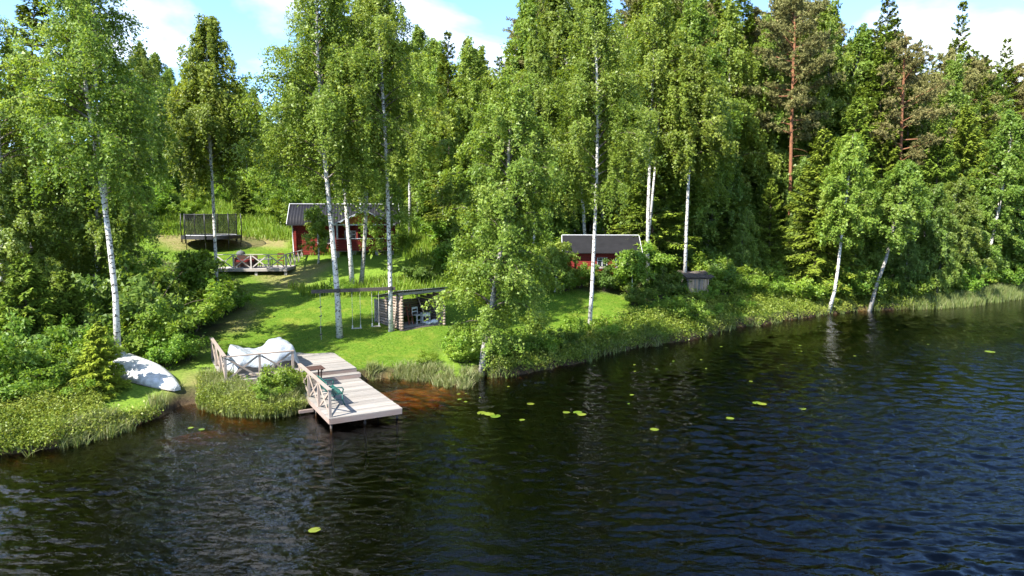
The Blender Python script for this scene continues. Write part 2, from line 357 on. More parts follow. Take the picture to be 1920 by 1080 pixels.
# ------------------------------------------------------------------ mesh and object helpers
def mesh_np(name, V, F, attrs=None, smooth=False, mat=None):
    me = bpy.data.meshes.new(name); V = np.asarray(V, np.float32); F = np.asarray(F, np.int32)
    k = F.shape[1]
    me.vertices.add(len(V)); me.vertices.foreach_set('co', V.ravel())
    me.loops.add(F.size); me.loops.foreach_set('vertex_index', F.ravel())
    me.polygons.add(len(F)); me.polygons.foreach_set('loop_start', np.arange(0, F.size, k, dtype=np.int32))
    if smooth: me.polygons.foreach_set('use_smooth', np.ones(len(F), bool))
    for an, (dom, val) in (attrs or {}).items():
        a = me.attributes.new(an, 'FLOAT', dom); a.data.foreach_set('value', np.asarray(val, np.float32))
    me.update(); me.validate()
    if mat: me.materials.append(MATS[mat])
    return me
class MB:
    """collects polygons, builds one mesh"""
    def __init__(s): s.v, s.f, s.thin = [], [], []
    def box(s, c, d, rot=None):
        c = Vector(c); i = len(s.v)
        for z in (-.5, .5):
            for x, y in ((-.5, -.5), (.5, -.5), (.5, .5), (-.5, .5)):
                p = Vector((x * d[0], y * d[1], z * d[2]))
                if rot: p = rot @ p
                s.v.append(tuple(p + c))
        s.f += [tuple(i + k for k in q) for q in ((0, 3, 2, 1), (4, 5, 6, 7), (0, 1, 5, 4), (1, 2, 6, 5), (2, 3, 7, 6), (3, 0, 4, 7))]
        return s
    def beam(s, a, b, w, h, roll=0):
        a, b = Vector(a), Vector(b); d = b - a; q = d.to_track_quat('X', 'Z').to_matrix()
        return s.box((a + b) / 2, (d.length, w, h), q @ Matrix.Rotation(roll, 3, 'X'))
    def tube(s, P, R, k=6, thin=0.0, cap=True):
        n = len(P); i0 = len(s.v)
        if isinstance(thin, (int, float)): thin = [thin] * n
        P = [Vector(p) for p in P]; u = None
        for a in range(n):
            tdir = (P[min(a + 1, n - 1)] - P[max(a - 1, 0)]).normalized()
            if u is None: u = tdir.orthogonal().normalized()
            else: u = (u - tdir * u.dot(tdir)).normalized()
            w = tdir.cross(u)
            for b in range(k):
                an = 2 * math.pi * b / k
                s.v.append(tuple(P[a] + (u * math.cos(an) + w * math.sin(an)) * R[a])); s.thin.append(thin[a])
        for a in range(n - 1):
            for b in range(k):
                c = (b + 1) % k
                s.f.append((i0 + a * k + b, i0 + a * k + c, i0 + (a + 1) * k + c, i0 + (a + 1) * k + b))
        if cap: s.f.append(tuple(i0 + b for b in range(k - 1, -1, -1))); s.f.append(tuple(i0 + (n - 1) * k + b for b in range(k)))
        return s
    def poly(s, pts): i = len(s.v); s.v += [tuple(p) for p in pts]; s.f.append(tuple(range(i, i + len(pts)))); return s
    def prism(s, pts, h):
        """pts: outline; h: vector of extrusion"""
        i = len(s.v); n = len(pts); h = Vector(h)
        s.v += [tuple(p) for p in pts] + [tuple(Vector(p) + h) for p in pts]
        s.f.append(tuple(range(i + n - 1, i - 1, -1))); s.f.append(tuple(range(i + n, i + 2 * n)))
        for k in range(n): s.f.append((i + k, i + (k + 1) % n, i + n + (k + 1) % n, i + n + k))
        return s
    def mesh(s, name, mat, smooth=False, bevel=0):
        me = bpy.data.meshes.new(name); me.from_pydata(s.v, [], s.f)
        if s.thin and len(s.thin) == len(s.v):
            a = me.attributes.new('thin', 'FLOAT', 'POINT'); a.data.foreach_set('value', np.array(s.thin, np.float32))
        if smooth: me.polygons.foreach_set('use_smooth', np.ones(len(me.polygons), bool))
        me.materials.append(MATS[mat]); me.update(); return me
def obj(name, me, parent=None, loc=(0, 0, 0), rz=0.0, kind=None):
    o = bpy.data.objects.new(name, me); C.objects.link(o); o.location = loc; o.rotation_euler[2] = rz
    if parent: o.parent = parent
    if kind: o['kind'] = kind
    return o
def tag(o, label, cat, group=None):
    o['label'] = label; o['category'] = cat
    if group: o['group'] = group
    return o
def thing(name, label, cat, loc=(0, 0, 0), rz=0.0, group=None):
    return tag(obj(name, None, None, loc, rz), label, cat, group)
def part(name, mb, mat, parent, smooth=False, loc=(0, 0, 0), rz=0.0): return obj(name, mb.mesh(name, mat, smooth), parent, loc, rz)
_box = {}
def boxpart(name, mat, parent, c, d, rz=0.0):
    key = (mat, tuple(round(x, 4) for x in d))
    if key not in _box: _box[key] = MB().box((0, 0, 0), d).mesh(name, mat)
    return obj(name, _box[key], parent, c, rz)
def beampart(name, mat, parent, a, b, w, h):
    a, b = Vector(a), Vector(b); L = (b - a).length; key = (mat, round(L, 3), w, h)
    if key not in _box: _box[key] = MB().box((0, 0, 0), (L, w, h)).mesh(name, mat)
    o = obj(name, _box[key], parent, (a + b) / 2); o.rotation_euler = (b - a).to_track_quat('X', 'Z').to_euler(); return o
def dup(root, loc, rz=0.0, scale=None, label=None, cat=None, group=None, rot=None):
    r = root.copy(); C.objects.link(r); r.location = loc
    r.rotation_euler = rot if rot else (0, 0, rz)
    if scale: r.scale = scale if isinstance(scale, (tuple, list)) else (scale,) * 3
    if label: r['label'] = label
    if cat: r['category'] = cat
    if group: r['group'] = group
    for ch in root.children:
        c = ch.copy(); C.objects.link(c); c.parent = r
        for g in ch.children:
            d = g.copy(); C.objects.link(d); d.parent = c
    return r

# ------------------------------------------------------------------ ground and lake
def graded(lo, hi, step, far_lo, far_hi):
    mid = list(np.arange(lo, hi + 1e-6, step)); a, b, s = [], [], step
    x = lo
    while x > far_lo: s *= 1.35; x -= s; a.append(x)
    s = step; x = mid[-1]
    while x < far_hi: s *= 1.35; x += s; b.append(x)
    return np.array(a[::-1] + mid + b)
tx = graded(-46, 54, .38, -1500, 1500); ty = graded(14, 80, .38, -300, 2400)
TX, TY = np.meshgrid(tx, ty); TZ, TS = heights(TX, TY)
px_, py_ = to_px(TX, TY, TZ); jit = (fbm(TX * .6, TY * .6, 21, 3) - .5) * 40
LAWN = [(395,640),(420,690),(690,705),(800,700),(835,640),(900,640),(1060,620),(1140,606),(1205,598),(1215,585),(1180,556),(1060,540),(850,552),(740,545),(690,548),(560,556),
        (528,520),(545,482),(700,480),(545,470),(430,455),(290,446),(285,470),(395,500),(445,520),(470,575)]
DRY = [(270,440),(330,470),(535,462),(535,445),(300,432)]
DRY2 = [(450,500),(560,500),(640,490),(560,540),(520,545)]
DRY3 = [(350,690),(420,720),(395,770),(300,765),(310,735)]
DRY4 = [(420,620),(475,570),(485,585),(450,625)]
land = sstep(0.15, .6, TS)
near = (TY > 14) & (TY < 86)
def pm(P): return in_poly(px_ + jit * .5, py_ + jit * .25, P) & near
def soft(M):
    M = M.astype(float)
    for _ in range(2):
        M[1:-1, 1:-1] = (M[1:-1, 1:-1] * 2 + M[:-2, 1:-1] + M[2:, 1:-1] + M[1:-1, :-2] + M[1:-1, 2:]) / 6
    return M
lawn_m = soft(pm(LAWN)) * land
meadow_m = soft(pm([(225,325),(560,325),(800,380),(1010,440),(1040,560),(830,560),(560,565),(440,520),(240,470)]) | pm([(0,900),(0,770),(330,690),(420,640),(700,690),(900,640),(1250,560),(1950,520),(1950,600),(1300,700),(500,820)])) * land
dry_m = np.maximum(np.maximum(soft(pm(DRY)), soft(pm(DRY2)) * .75), np.maximum(soft(pm(DRY3)) * .8, soft(pm(DRY4)))) * land
V = np.stack([TX, TY, TZ], -1).reshape(-1, 3)
ny, nx = TX.shape; idx = np.arange(ny * nx).reshape(ny, nx)
F = np.stack([idx[:-1, :-1], idx[:-1, 1:], idx[1:, 1:], idx[1:, :-1]], -1).reshape(-1, 4)
bed_m = sstep(.02, -.25, TS); soil_m = sstep(.55, .1, TS) * (1 - bed_m)
ground = obj('ground', mesh_np('ground', V, F, {'lawn': ('POINT', lawn_m.ravel()), 'meadow': ('POINT', meadow_m.ravel()), 'dry': ('POINT', dry_m.ravel()),
             'soil': ('POINT', soil_m.ravel()), 'bed': ('POINT', bed_m.ravel())}, True, 'ground'), kind='structure')
def rows(a, b, f, far_a, far_b):
    v = [a]
    while v[-1] < b: v.append(v[-1] + f * v[-1])
    lo, hi, st = [], [], f * a; x = a
    while x > far_a: st *= 1.4; x -= st; lo.append(x)
    x, st = v[-1], f * v[-1]
    while x < far_b: st *= 1.5; x += st; hi.append(x)
    return np.array(lo[::-1] + v + hi)
wx = graded(-21, 44, .115, -700, 700); wy = rows(9.5, 60, .0044, -300, 220)
WX, WY = np.meshgrid(wx, wy); rw = np.random.default_rng(6); WZ = np.zeros(WX.shape)
_, WS = heights(WX[::4, ::4], WY[::4, ::4])
WS = np.repeat(np.repeat(WS, 4, 0), 4, 1)[:WX.shape[0], :WX.shape[1]]
patch = .45 + .95 * sstep(.3, .7, fbm(WX * .12 + 3, WY * .16, 51, 3)); sp_row = np.gradient(wy)[:, None]
for k in range(64):                                   # wind ripples: many small wave trains, crests mostly running left to right and towards the camera
    lam = .24 * (4.0 ** rw.random()); th_ = math.radians(72) + rw.normal() * .55; kk = 2 * math.pi / lam
    sl = .22 * math.sqrt(2 / 64) * rw.uniform(.5, 1.4) * (1.1 if lam < .5 else .8); a_ = sl / kk
    ph = rw.random() * 6.28; fade = np.clip((lam / (sp_row + 1e-6) - 1.9) / 1.5, 0, 1)
    q = kk * (WX * math.cos(th_) + WY * math.sin(th_)) + ph + .9 * np.sin(WX * rw.uniform(.15, .5) + WY * rw.uniform(-.4, .4) + ph)
    WZ += a_ * fade * (np.sin(q) + .18 * np.cos(2 * q))
WZ *= patch * (.25 + .75 * sstep(-.2, -3.0, WS)) * sstep(-80, -20, -np.abs(WX)) * ((WY > 8) & (WY < 62))
idx = np.arange(WX.size).reshape(WX.shape)
WF = np.stack([idx[:-1, :-1], idx[:-1, 1:], idx[1:, 1:], idx[1:, :-1]], -1).reshape(-1, 4)
keepw = (WS[:-1, :-1] < 2.5).ravel()                   # no water sheet under dry land
lake = obj('lake_water', mesh_np('lake_water', np.stack([WX, WY, WZ], -1).reshape(-1, 3), WF[keepw], None, True, 'lake_water'), kind='structure')

# ------------------------------------------------------------------ foliage generators
def unit(v): return v / np.maximum(np.linalg.norm(v, axis=-1, keepdims=True), 1e-9)
def quads(P, A, B, L, Wd, tint, name, mat):
    """rhombic leaves: centre P, axis A, side B, length L, width Wd"""
    n = len(P); a = A * (L * .5)[:, None]; b = B * (Wd * .5)[:, None]
    V = np.stack([P - a + b * 1.1, P - a * .7 - b * 1.1, P + a], 1).reshape(-1, 3)
    F = np.arange(n * 3).reshape(n, 3)
    return mesh_np(name, V, F, {'tint': ('FACE', np.clip(tint, 0, 1))}, False, mat)
def rand_frames(rng, n, up=0.0, out_=None):
    nrm = unit(rng.normal(size=(n, 3)) * .75 + np.array([0, 0, .75]) + (0 if out_ is None else out_ * .75))
    A = rng.normal(size=(n, 3)) + np.array([0, 0, -up]); A = unit(A - nrm * (A * nrm).sum(1)[:, None]); B = unit(np.cross(nrm, A))
    return A, B
def branch_path(p0, az, el0, el1, L, n=6, rng=None, wob=.12):
    P = [np.array(p0, float)]; step = L / (n - 1)
    for k in range(n - 1):
        u = k / max(n - 2, 1); el = el0 + (el1 - el0) * u ** 1.2; a = az + (rng.normal() * wob if rng else 0)
        P.append(P[-1] + step * np.array([math.cos(a) * math.cos(el), math.sin(a) * math.cos(el), math.sin(el)]))
    return np.array(P)
def along(P, t):
    n = len(P) - 1; f = np.clip(t, 0, .9999) * n; i = f.astype(int); u = (f - i)[:, None]
    return P[i] * (1 - u) + P[i + 1] * u

def broadleaf(name, stems, cb, R, nb, nleaf, seed, leaf='birch_leaf', barkm='birch_bark', ls=.11, r0=.15, droop=.9, twig_out=.55, dense_top=False, bare=0, el_lo=30, thin0=0.0, shape=.75):
    """stems: list of trunk polylines (local, base first); crown from height cb up; returns (trunk mesh, crown mesh)"""
    rng = np.random.default_rng(seed); mb = MB(); subs, wts, tv = [], [], []; stems = [np.array(q, float) for q in stems]
    for si, S in enumerate(stems):
        S = np.array(S, float); h = S[-1, 2]; n = len(S)
        rs = [max(.012, (r0 if si == 0 else r0 * .72) * (1 - .93 * k / (n - 1)) ** .8) for k in range(n)]
        rs[0] *= 1.22 if si == 0 else 1
        mb.tube(S, rs, 9, [max(thin0, min(1, max(0, (k / (n - 1) - .7) * 2.2))) for k in range(n)])
        zs = S[:, 2]
        nbs = nb if si == 0 else int(nb * .6)
        for b in range(nbs):
            u = (b + rng.random()) / nbs; z = cb + (h - cb) * (u ** .9) * .985
            if z < zs[0]: continue
            p0 = np.array([np.interp(z, zs, S[:, 0]), np.interp(z, zs, S[:, 1]), z])
            prof = min(1, .45 + u / .22 * .55) * max(.06, (1 - u)) ** shape
            L = R * prof * rng.uniform(.7, 1.2); az = b * 2.4 + rng.normal() * .5
            el0 = math.radians(el_lo + 32 * u + rng.normal() * 7); el1 = el0 - math.radians(45 + 25 * (1 - u))
            P = branch_path(p0, az, el0, el1, L, 7, rng)
            rb = max(.008, .016 + .011 * L)
            mb.tube(P, np.linspace(rb, .005, 7), 4, [.35] + [1] * 6, cap=False)
            ns = max(3, int(L * 3.2))
            bt = rng.normal() * .10
            for s_ in range(ns):
                t0 = .18 + .82 * (s_ + rng.random()) / ns
                q0 = along(P, np.array([t0]))[0]
                l2 = (twig_out + .28 * L * (1 - t0 * .5)) * rng.uniform(.5, 1.1)
                Q = branch_path(q0, az + rng.choice([-1, 1]) * rng.uniform(.25, 1.25), math.radians(rng.uniform(-25, 40)), math.radians(rng.uniform(-75, -25)), l2, 4, rng, .2)
                if rng.random() < .35: mb.tube(Q, np.linspace(.008, .003, 4), 3, 1.0, cap=False)
                subs.append(Q); wts.append(l2 * (1.0 if u < .8 else 1.2)); tv.append(bt + rng.normal() * .10)
    for b in range(bare):                                          # bare dead limbs low on the trunk
        S = np.array(stems[0]); z = cb * rng.uniform(.55, 1.0)
        p0 = np.array([np.interp(z, S[:, 2], S[:, 0]), np.interp(z, S[:, 2], S[:, 1]), z])
        P = branch_path(p0, rng.uniform(0, 6.28), math.radians(rng.uniform(-5, 35)), math.radians(rng.uniform(-40, 20)), rng.uniform(.5, 1.6), 5, rng, .3)
        mb.tube(P, np.linspace(.022, .005, 5), 4, .9, cap=False)
    Q = np.array(subs); wts = np.array(wts); tv = np.array(tv)
    pick = rng.choice(len(Q), nleaf, p=wts / wts.sum()); t = rng.random(nleaf) ** .8
    f = np.clip(t, 0, .9999) * 3; i = f.astype(int); u = (f - i)[:, None]
    P = Q[pick, i] * (1 - u) + Q[pick, i + 1] * u
    P = P + rng.normal(size=(nleaf, 3)) * np.array([.085, .085, .07])
    hang = rng.random(nleaf) ** 2.2 * droop * (.4 + t); P[:, 2] -= hang
    cxy = np.array([np.interp(P[:, 2], stems[0][:, 2], stems[0][:, 0]), np.interp(P[:, 2], stems[0][:, 2], stems[0][:, 1])]).T
    od = np.concatenate([P[:, :2] - cxy, np.zeros((nleaf, 1))], 1); od = od / np.maximum(np.linalg.norm(od, axis=1, keepdims=True), .5)
    A, B = rand_frames(rng, nleaf, .7, od)
    L = ls * np.clip(np.exp(rng.normal(size=nleaf) * .34), .45, 2.1)
    tint = .5 + tv[pick] + rng.normal(size=nleaf) * .17
    return mb.mesh(name + '_trunk', barkm, True), quads(P, A, B, L, L * .72, tint, name + '_crown', leaf)

def straight_stem(h, seed, wob=.02, n=12):
    rng = np.random.default_rng(seed); P = [np.zeros(3)]; d = rng.normal(size=2) * .02
    for k in range(n - 1):
        d = d * .8 + rng.normal(size=2) * wob
        P.append(P[-1] + np.array([d[0], d[1], 1]) * h / (n - 1))
    P = np.array(P); P[:, 2] *= h / P[-1, 2]; return P

def spruce(name, h, R, seed, mat='spruce_needle', dens=60, first=.06, narrow=1.0, sag=1.0):
    rng = np.random.default_rng(seed); mb = MB(); S = straight_stem(h, seed, .006)
    mb.tube(S, [max(.01, .0085 * h * (1 - k / 11)) for k in range(12)], 7, 0.0)
    PP, AA, BB, LL, WW, TT = [], [], [], [], [], []
    z = h * first
    while z < h * .985:
        u = z / h; nb = int(rng.integers(5, 8)); a0 = rng.random() * 6.28
        for b in range(nb):
            L = R * (1 - u) ** .72 * rng.uniform(.72, 1.18) * (1.0 if u > .12 else .8) + .16
            az = a0 + b * 6.28 / nb + rng.normal() * .15
            el0 = math.radians(-4 + 38 * u ** 1.5 + rng.normal() * 5); el1 = el0 - math.radians(30 * (1 - u) * sag)
            p0 = along(S, np.array([u]))[0]; p0[2] = z + rng.normal() * .12
            n = 7; P = [p0]; st = L / (n - 1)
            for k in range(n - 1):
                w = k / (n - 2); el = el0 + (el1 - el0) * math.sin(w * 2.2) + math.radians(16) * w * w
                P.append(P[-1] + st * np.array([math.cos(az) * math.cos(el), math.sin(az) * math.cos(el), math.sin(el)]))
            P = np.array(P)
            mb.tube(P, np.linspace(.008 + .007 * L, .004, n), 3, 1.0, cap=False)
            m = max(26, int(L * dens)); t = .10 + .90 * rng.random(m) ** .8
            q = along(P, t); dirv = np.array([math.cos(az), math.sin(az), 0]); side = np.array([-math.sin(az), math.cos(az), 0])
            sg = rng.choice([-1, 1], m)[:, None]
            lat = (.06 + .30 * L ** .8 * (1 - t * .75)) * rng.uniform(.1, 1, m)
            A = unit(dirv[None] * rng.uniform(.35, 1.0, m)[:, None] + side[None] * sg * rng.uniform(.4, 1.1, m)[:, None] + np.array([0, 0, -.30 * sag]) + rng.normal(size=(m, 3)) * .12)
            c = q + A * lat[:, None]; c[:, 2] -= rng.random(m) ** 2 * .18 * sag
            up = unit(np.array([[0, 0, 1.0]]) + rng.normal(size=(m, 3)) * .45)
            B = unit(np.cross(A, up))
            PP.append(c); AA.append(A); BB.append(B); LL.append(rng.uniform(.20, .40, m) * (1 if u < .85 else .7)); WW.append(rng.uniform(.08, .15, m))
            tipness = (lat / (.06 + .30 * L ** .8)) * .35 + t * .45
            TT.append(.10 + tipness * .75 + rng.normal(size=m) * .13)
        z += h * rng.uniform(.016, .026) + .12
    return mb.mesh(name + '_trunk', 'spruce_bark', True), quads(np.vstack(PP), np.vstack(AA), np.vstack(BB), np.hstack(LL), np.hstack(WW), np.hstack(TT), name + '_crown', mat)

def pine(name, stem, cb, R, seed, nb=34, tufts=9, bare=8):
    rng = np.random.default_rng(seed); mb = MB(); S = np.array(stem); h = S[-1, 2]; n = len(S)
    mb.tube(S, [max(.02, .017 * h ** .9 * (1 - .85 * k / (n - 1)) * .62) for k in range(n)], 9, 0.0)
    PP, AA, BB, LL, WW, TT = [], [], [], [], [], []
    def st(z): return np.array([np.interp(z, S[:, 2], S[:, 0]), np.interp(z, S[:, 2], S[:, 1]), z])
    for b in range(nb):
        u = (b + rng.random()) / nb; z = cb + (h - cb) * u * .98
        L = R * (min(1, .6 + u) * (1 - u ** 2.4) + .12) * rng.uniform(.6, 1.15); az = b * 2.4 + rng.normal() * .6
        P = branch_path(st(z), az, math.radians(8 + 35 * u + rng.normal() * 10), math.radians(12 + 25 * u), L, 6, rng, .25)
        mb.tube(P, np.linspace(.018 + .012 * L, .008, 6), 5, np.linspace(0.0, .8, 6).tolist(), cap=False)
        for s_ in range(int(tufts * 1.9 * (L + .4))):
            t0 = .25 + .75 * rng.random() ** .7; q = along(P, np.array([t0]))[0] + rng.normal(size=3) * np.array([.26, .26, .12]) * min(1.2, L * .7)
            m = 20; A = unit(rng.normal(size=(m, 3)) + np.array([0, 0, .55])); B = unit(np.cross(A, rng.normal(size=(m, 3))))
            l = rng.uniform(.13, .24, m)
            PP.append(q + A * (l * .5)[:, None] + rng.normal(size=(m, 3)) * .05); AA.append(A); BB.append(B); LL.append(l); WW.append(rng.uniform(.05, .085, m))
            TT.append(.45 + rng.normal() * .16 + rng.normal(size=m) * .15)
    for b in range(bare):
        z = cb * rng.uniform(.45, 1.0)
        P = branch_path(st(z), rng.uniform(0, 6.28), math.radians(rng.uniform(-10, 25)), math.radians(rng.uniform(-35, 10)), rng.uniform(.5, 2.0), 5, rng, .3)
        mb.tube(P, np.linspace(.025, .006, 5), 4, .6, cap=False)
    return mb.mesh(name + '_trunk', 'pine_bark', True), quads(np.vstack(PP), np.vstack(AA), np.vstack(BB), np.hstack(LL), np.hstack(WW), np.hstack(TT), name + '_crown', 'pine_needle')

def bush(name, h, R, nleaf, seed, mat='bush_leaf', ls=.10, nstem=14, low=.0):
    rng = np.random.default_rng(seed); mb = MB(); subs, tv = [], []
    for s_ in range(nstem):
        az = s_ * 2.4 + rng.normal() * .4; sp = rng.random() ** .6; H = h * rng.uniform(.65, 1.0) * (1.12 - .35 * sp)
        P = branch_path((rng.normal() * .08, rng.normal() * .08, -.05), az, math.radians(85 - 35 * sp), math.radians(75 - 70 * sp), max(H, .3) * (1 + .25 * sp), 6, rng, .2)
        P[:, 0] *= R / max(.4 * h, .2) * .55 + .2; P[:, 1] *= R / max(.4 * h, .2) * .55 + .2
        mb.tube(P, np.linspace(.012 + .006 * h, .004, 6), 4, 0.0, cap=False)
        for k in range(6):
            q = along(P, np.array([low + (1 - low) * rng.uniform(.22, 1)]))[0]
            subs.append(branch_path(q, rng.uniform(0, 6.28), math.radians(rng.uniform(0, 60)), math.radians(rng.uniform(-40, 30)), R * rng.uniform(.2, .5), 4, rng, .3)); tv.append(rng.normal() * .12)
    Q = np.array(subs); tv = np.array(tv); pick = rng.integers(0, len(Q), nleaf); t = rng.random(nleaf)
    f = np.clip(t, 0, .9999) * 3; i = f.astype(int); u = (f - i)[:, None]
    P = Q[pick, i] * (1 - u) + Q[pick, i + 1] * u + rng.normal(size=(nleaf, 3)) * .09
    P[:, 2] = np.abs(P[:, 2]) + .02
    od = np.concatenate([P[:, :2], np.zeros((nleaf, 1))], 1); od = od / np.maximum(np.linalg.norm(od, axis=1, keepdims=True), .3)
    A, B = rand_frames(rng, nleaf, .2, od); L = ls * rng.uniform(.6, 1.4, nleaf)
    return mb.mesh(name + '_stem', 'bush_stem', True), quads(P, A, B, L, L * .6, .5 + tv[pick] + rng.normal(size=nleaf) * .18, name + '_foliage', mat)

def add_tree(name, meshes, loc, label, cat='tree', group=None, rz=0.0, scale=1.0, parts=('trunk', 'crown'), rot=None):
    o = thing(name, label, cat, tuple(loc), rz, group); o.scale = (scale,) * 3 if isinstance(scale, (int, float)) else scale
    if rot: o.rotation_euler = rot
    for pn, me in zip(parts, meshes): obj(pn, me, o)
    return o

# ------------------------------------------------------------------ jetty and upper deck
random.seed(4)
FL = on_plane(617, 785, .40)
VV, AC = Vector((-.488, .873, 0)).normalized(), Vector((.873, .488, 0)).normalized()
JRZ = math.atan2(AC.y, AC.x)                       # local x: across to the right, local y: towards the land
jet = thing('jetty', 'weathered pale wooden jetty with cross-braced railings reaching into the dark lake', 'jetty', (FL[0], FL[1], 0), JRZ)
ZL, ZM, ZU = .40, .575, .75
for k in range(44):                                 # lower deck boards run across
    boxpart('plank', 'deck_wood', jet, (1.25 + random.uniform(-.008, .008), .062 + k * .1215, ZL - .014 + random.uniform(-.002, .002)), (2.5, .114, .028))
for k in range(3): boxpart('step_plank', 'deck_wood', jet, (1.30, 5.075 + k * .118, ZM - .014), (2.58, .110, .028))
for k in range(39):
    boxpart('plank', 'deck_wood', jet, (0.0 + random.uniform(-.008, .008), 5.36 + .062 + k * .1215, ZU - .014 + random.uniform(-.002, .002)), (5.0, .114, .028))
boxpart('riser_board', 'fascia_wood', jet, (1.30, 5.03, ZM - .098), (2.56, .026, .130))
boxpart('riser_board', 'fascia_wood', jet, (1.27, 5.385, ZU - .105), (2.50, .026, .150))
for z, hh, off in ((ZL - .115, .17, 0),):
    boxpart('fascia_board', 'fascia_wood', jet, (1.25, .012, z), (2.46, .028, hh))
    boxpart('fascia_board', 'fascia_wood', jet, (.014, 2.52, z), (.028, 4.98, hh)); boxpart('fascia_board', 'fascia_wood', jet, (2.486, 2.52, z), (.028, 4.98, hh))
boxpart('fascia_board', 'fascia_wood', jet, (-1.25, 5.375, ZU - .115), (2.46, .028, .17))
boxpart('fascia_board', 'fascia_wood', jet, (-2.486, 7.73, ZU - .115), (.028, 4.66, .17)); boxpart('fascia_board', 'fascia_wood', jet, (2.486, 7.76, ZU - .115), (.028, 4.60, .17))
boxpart('fascia_board', 'fascia_wood', jet, (0, 10.085, ZU - .115), (4.96, .028, .17))
for x, y in ((.12, .22), (1.25, .22), (2.38, .22), (.12, 2.3), (2.38, 2.3), (.12, 4.4), (2.38, 4.4)):
    part('leg', MB().tube([(x, y, -1.6), (x, y, ZL - .2)], [.045, .045], 8), 'dark_board', jet, True)
for x in (.12, 1.25, 2.38): beampart('joist', 'grey_board', jet, (x, .1, ZL - .12), (x, 5.0, ZL - .12), .05, .15)
for x in (-2.35, -.8, .8, 2.35):
    beampart('joist', 'grey_board', jet, (x, 5.45, ZU - .12), (x, 9.95, ZU - .12), .05, .15)
    for y in (5.6, 7.7, 9.8): part('leg', MB().tube([(x, y, -.5), (x, y, ZU - .2)], [.06, .06], 7), 'grey_board', jet, True)
boxpart('beam_end', 'fascia_wood', jet, (-.22, 2.3, ZL - .30), (.5, .10, .10))
def railing(parent, a, b, zf, h=.9, bays=3, wood_='rail_wood', pw=.085, skip_ends=(), both=True):
    a, b = Vector((a[0], a[1], zf)), Vector((b[0], b[1], zf)); d = b - a; up = Vector((0, 0, 1)); rz = math.atan2(d.y, d.x); dn = d.normalized(); nv = Vector((-dn.y, dn.x, 0))
    for k in range(bays + 1):
        if k in skip_ends: continue
        p = a + d * (k / bays); boxpart('rail_post', wood_, parent, p + up * (h - .03) / 2, (pw, pw, h - .03), rz)
    beampart('top_rail', wood_, parent, a - dn * .06 + up * h, b + dn * .06 + up * h, .13, .038)
    for k in range(bays):
        p, q = a + d * (k / bays) + dn * .06, a + d * ((k + 1) / bays) - dn * .06
        beampart('brace', wood_, parent, p + up * .06 + nv * .018, q + up * (h - .07) + nv * .018, .024, .07)
        beampart('brace', wood_, parent, p + up * (h - .07) - nv * .018, q + up * .06 - nv * .018, .024, .07)
railing(jet, (.07, .12), (.07, 4.5), ZL, .92, 3)
railing(jet, (-2.43, 5.47), (.02, 5.47), ZU, .92, 2)
railing(jet, (-2.43, 5.47), (-2.43, 9.95), ZU, .92, 3, skip_ends=(0,))

def jw(x, y, z): return tuple(jet.matrix_basis @ Vector((x, y, z)))
jet.matrix_basis = Matrix.Translation((FL[0], FL[1], 0)) @ Matrix.Rotation(JRZ, 4, 'Z')

# tarpaulin thrown over garden furniture on the upper deck
nu, nv_ = 46, 26; rng = np.random.default_rng(3); U, Vv = np.meshgrid(np.linspace(0, 1, nu), np.linspace(0, 1, nv_))
X = -2.15 + U * 2.75; Y = 6.05 + Vv * 2.9
ex = sstep(0, .13, U) * sstep(1, .86, U); ey = sstep(0, .20, Vv) * sstep(1, .84, Vv)
hump = ex * ey * (.60 + .36 * np.exp(-(((U - .76) / .17) ** 4)) + .24 * np.exp(-((U - .10) / .14) ** 2)) * (.92 + .08 * np.sin(Vv * 3.1))
crease = .07 * np.abs(((U * 6.5 + Vv * 2.3 + .35 * np.sin(6 * Vv)) % 1) - .5) + .06 * np.abs(((U * 3.1 - Vv * 4.4) % 1) - .5) + .10 * (fbm(X * 3.1, Y * 3.1, 9, 3) - .5)
hem = .05 + .50 * np.abs(((U * 3.4 + .2) % 1) - .5)
Z = ZU + .03 + np.maximum(hump, 0) * .98 + crease * sstep(.1, .5, hump)
Z = np.where(Vv < .24, np.maximum(Z, ZU + hem * sstep(0, .12, U) * sstep(1, .88, U)), Z)
Y = Y + .10 * np.sin(U * 9); X = X + .06 * np.sin(Vv * 7)
idx = np.arange(nu * nv_).reshape(nv_, nu); F = np.stack([idx[:-1, :-1], idx[:-1, 1:], idx[1:, 1:], idx[1:, :-1]], -1).reshape(-1, 4)
keep = np.ones(len(F), bool); keep[:nu - 1] = False; keep[nu - 1:2 * (nu - 1)] = False
tp = obj('tarpaulin', mesh_np('tarpaulin', np.stack([X, Y, Z], -1).reshape(-1, 3), F[keep], None, False, 'tarp'), None, (FL[0], FL[1], 0), JRZ)
md = tp.modifiers.new('thickness', 'SOLIDIFY'); md.thickness = .006
tag(tp, 'pale translucent plastic sheet thrown over furniture on the upper deck', 'tarpaulin')
pl = thing('timber_bundle', 'loose weathered boards lying on the deck beside the plastic sheet', 'boards', jw(-1.2, 5.78, ZU), JRZ)
for k, (dx, dy, a, L) in enumerate(((0, 0, .05, 1.7), (.25, .14, -.08, 1.4), (-.1, .07, .02, 1.2))): boxpart('board', 'rail_wood', pl, (dx, dy, .018 + .028 * k), (L, .1, .028), a)

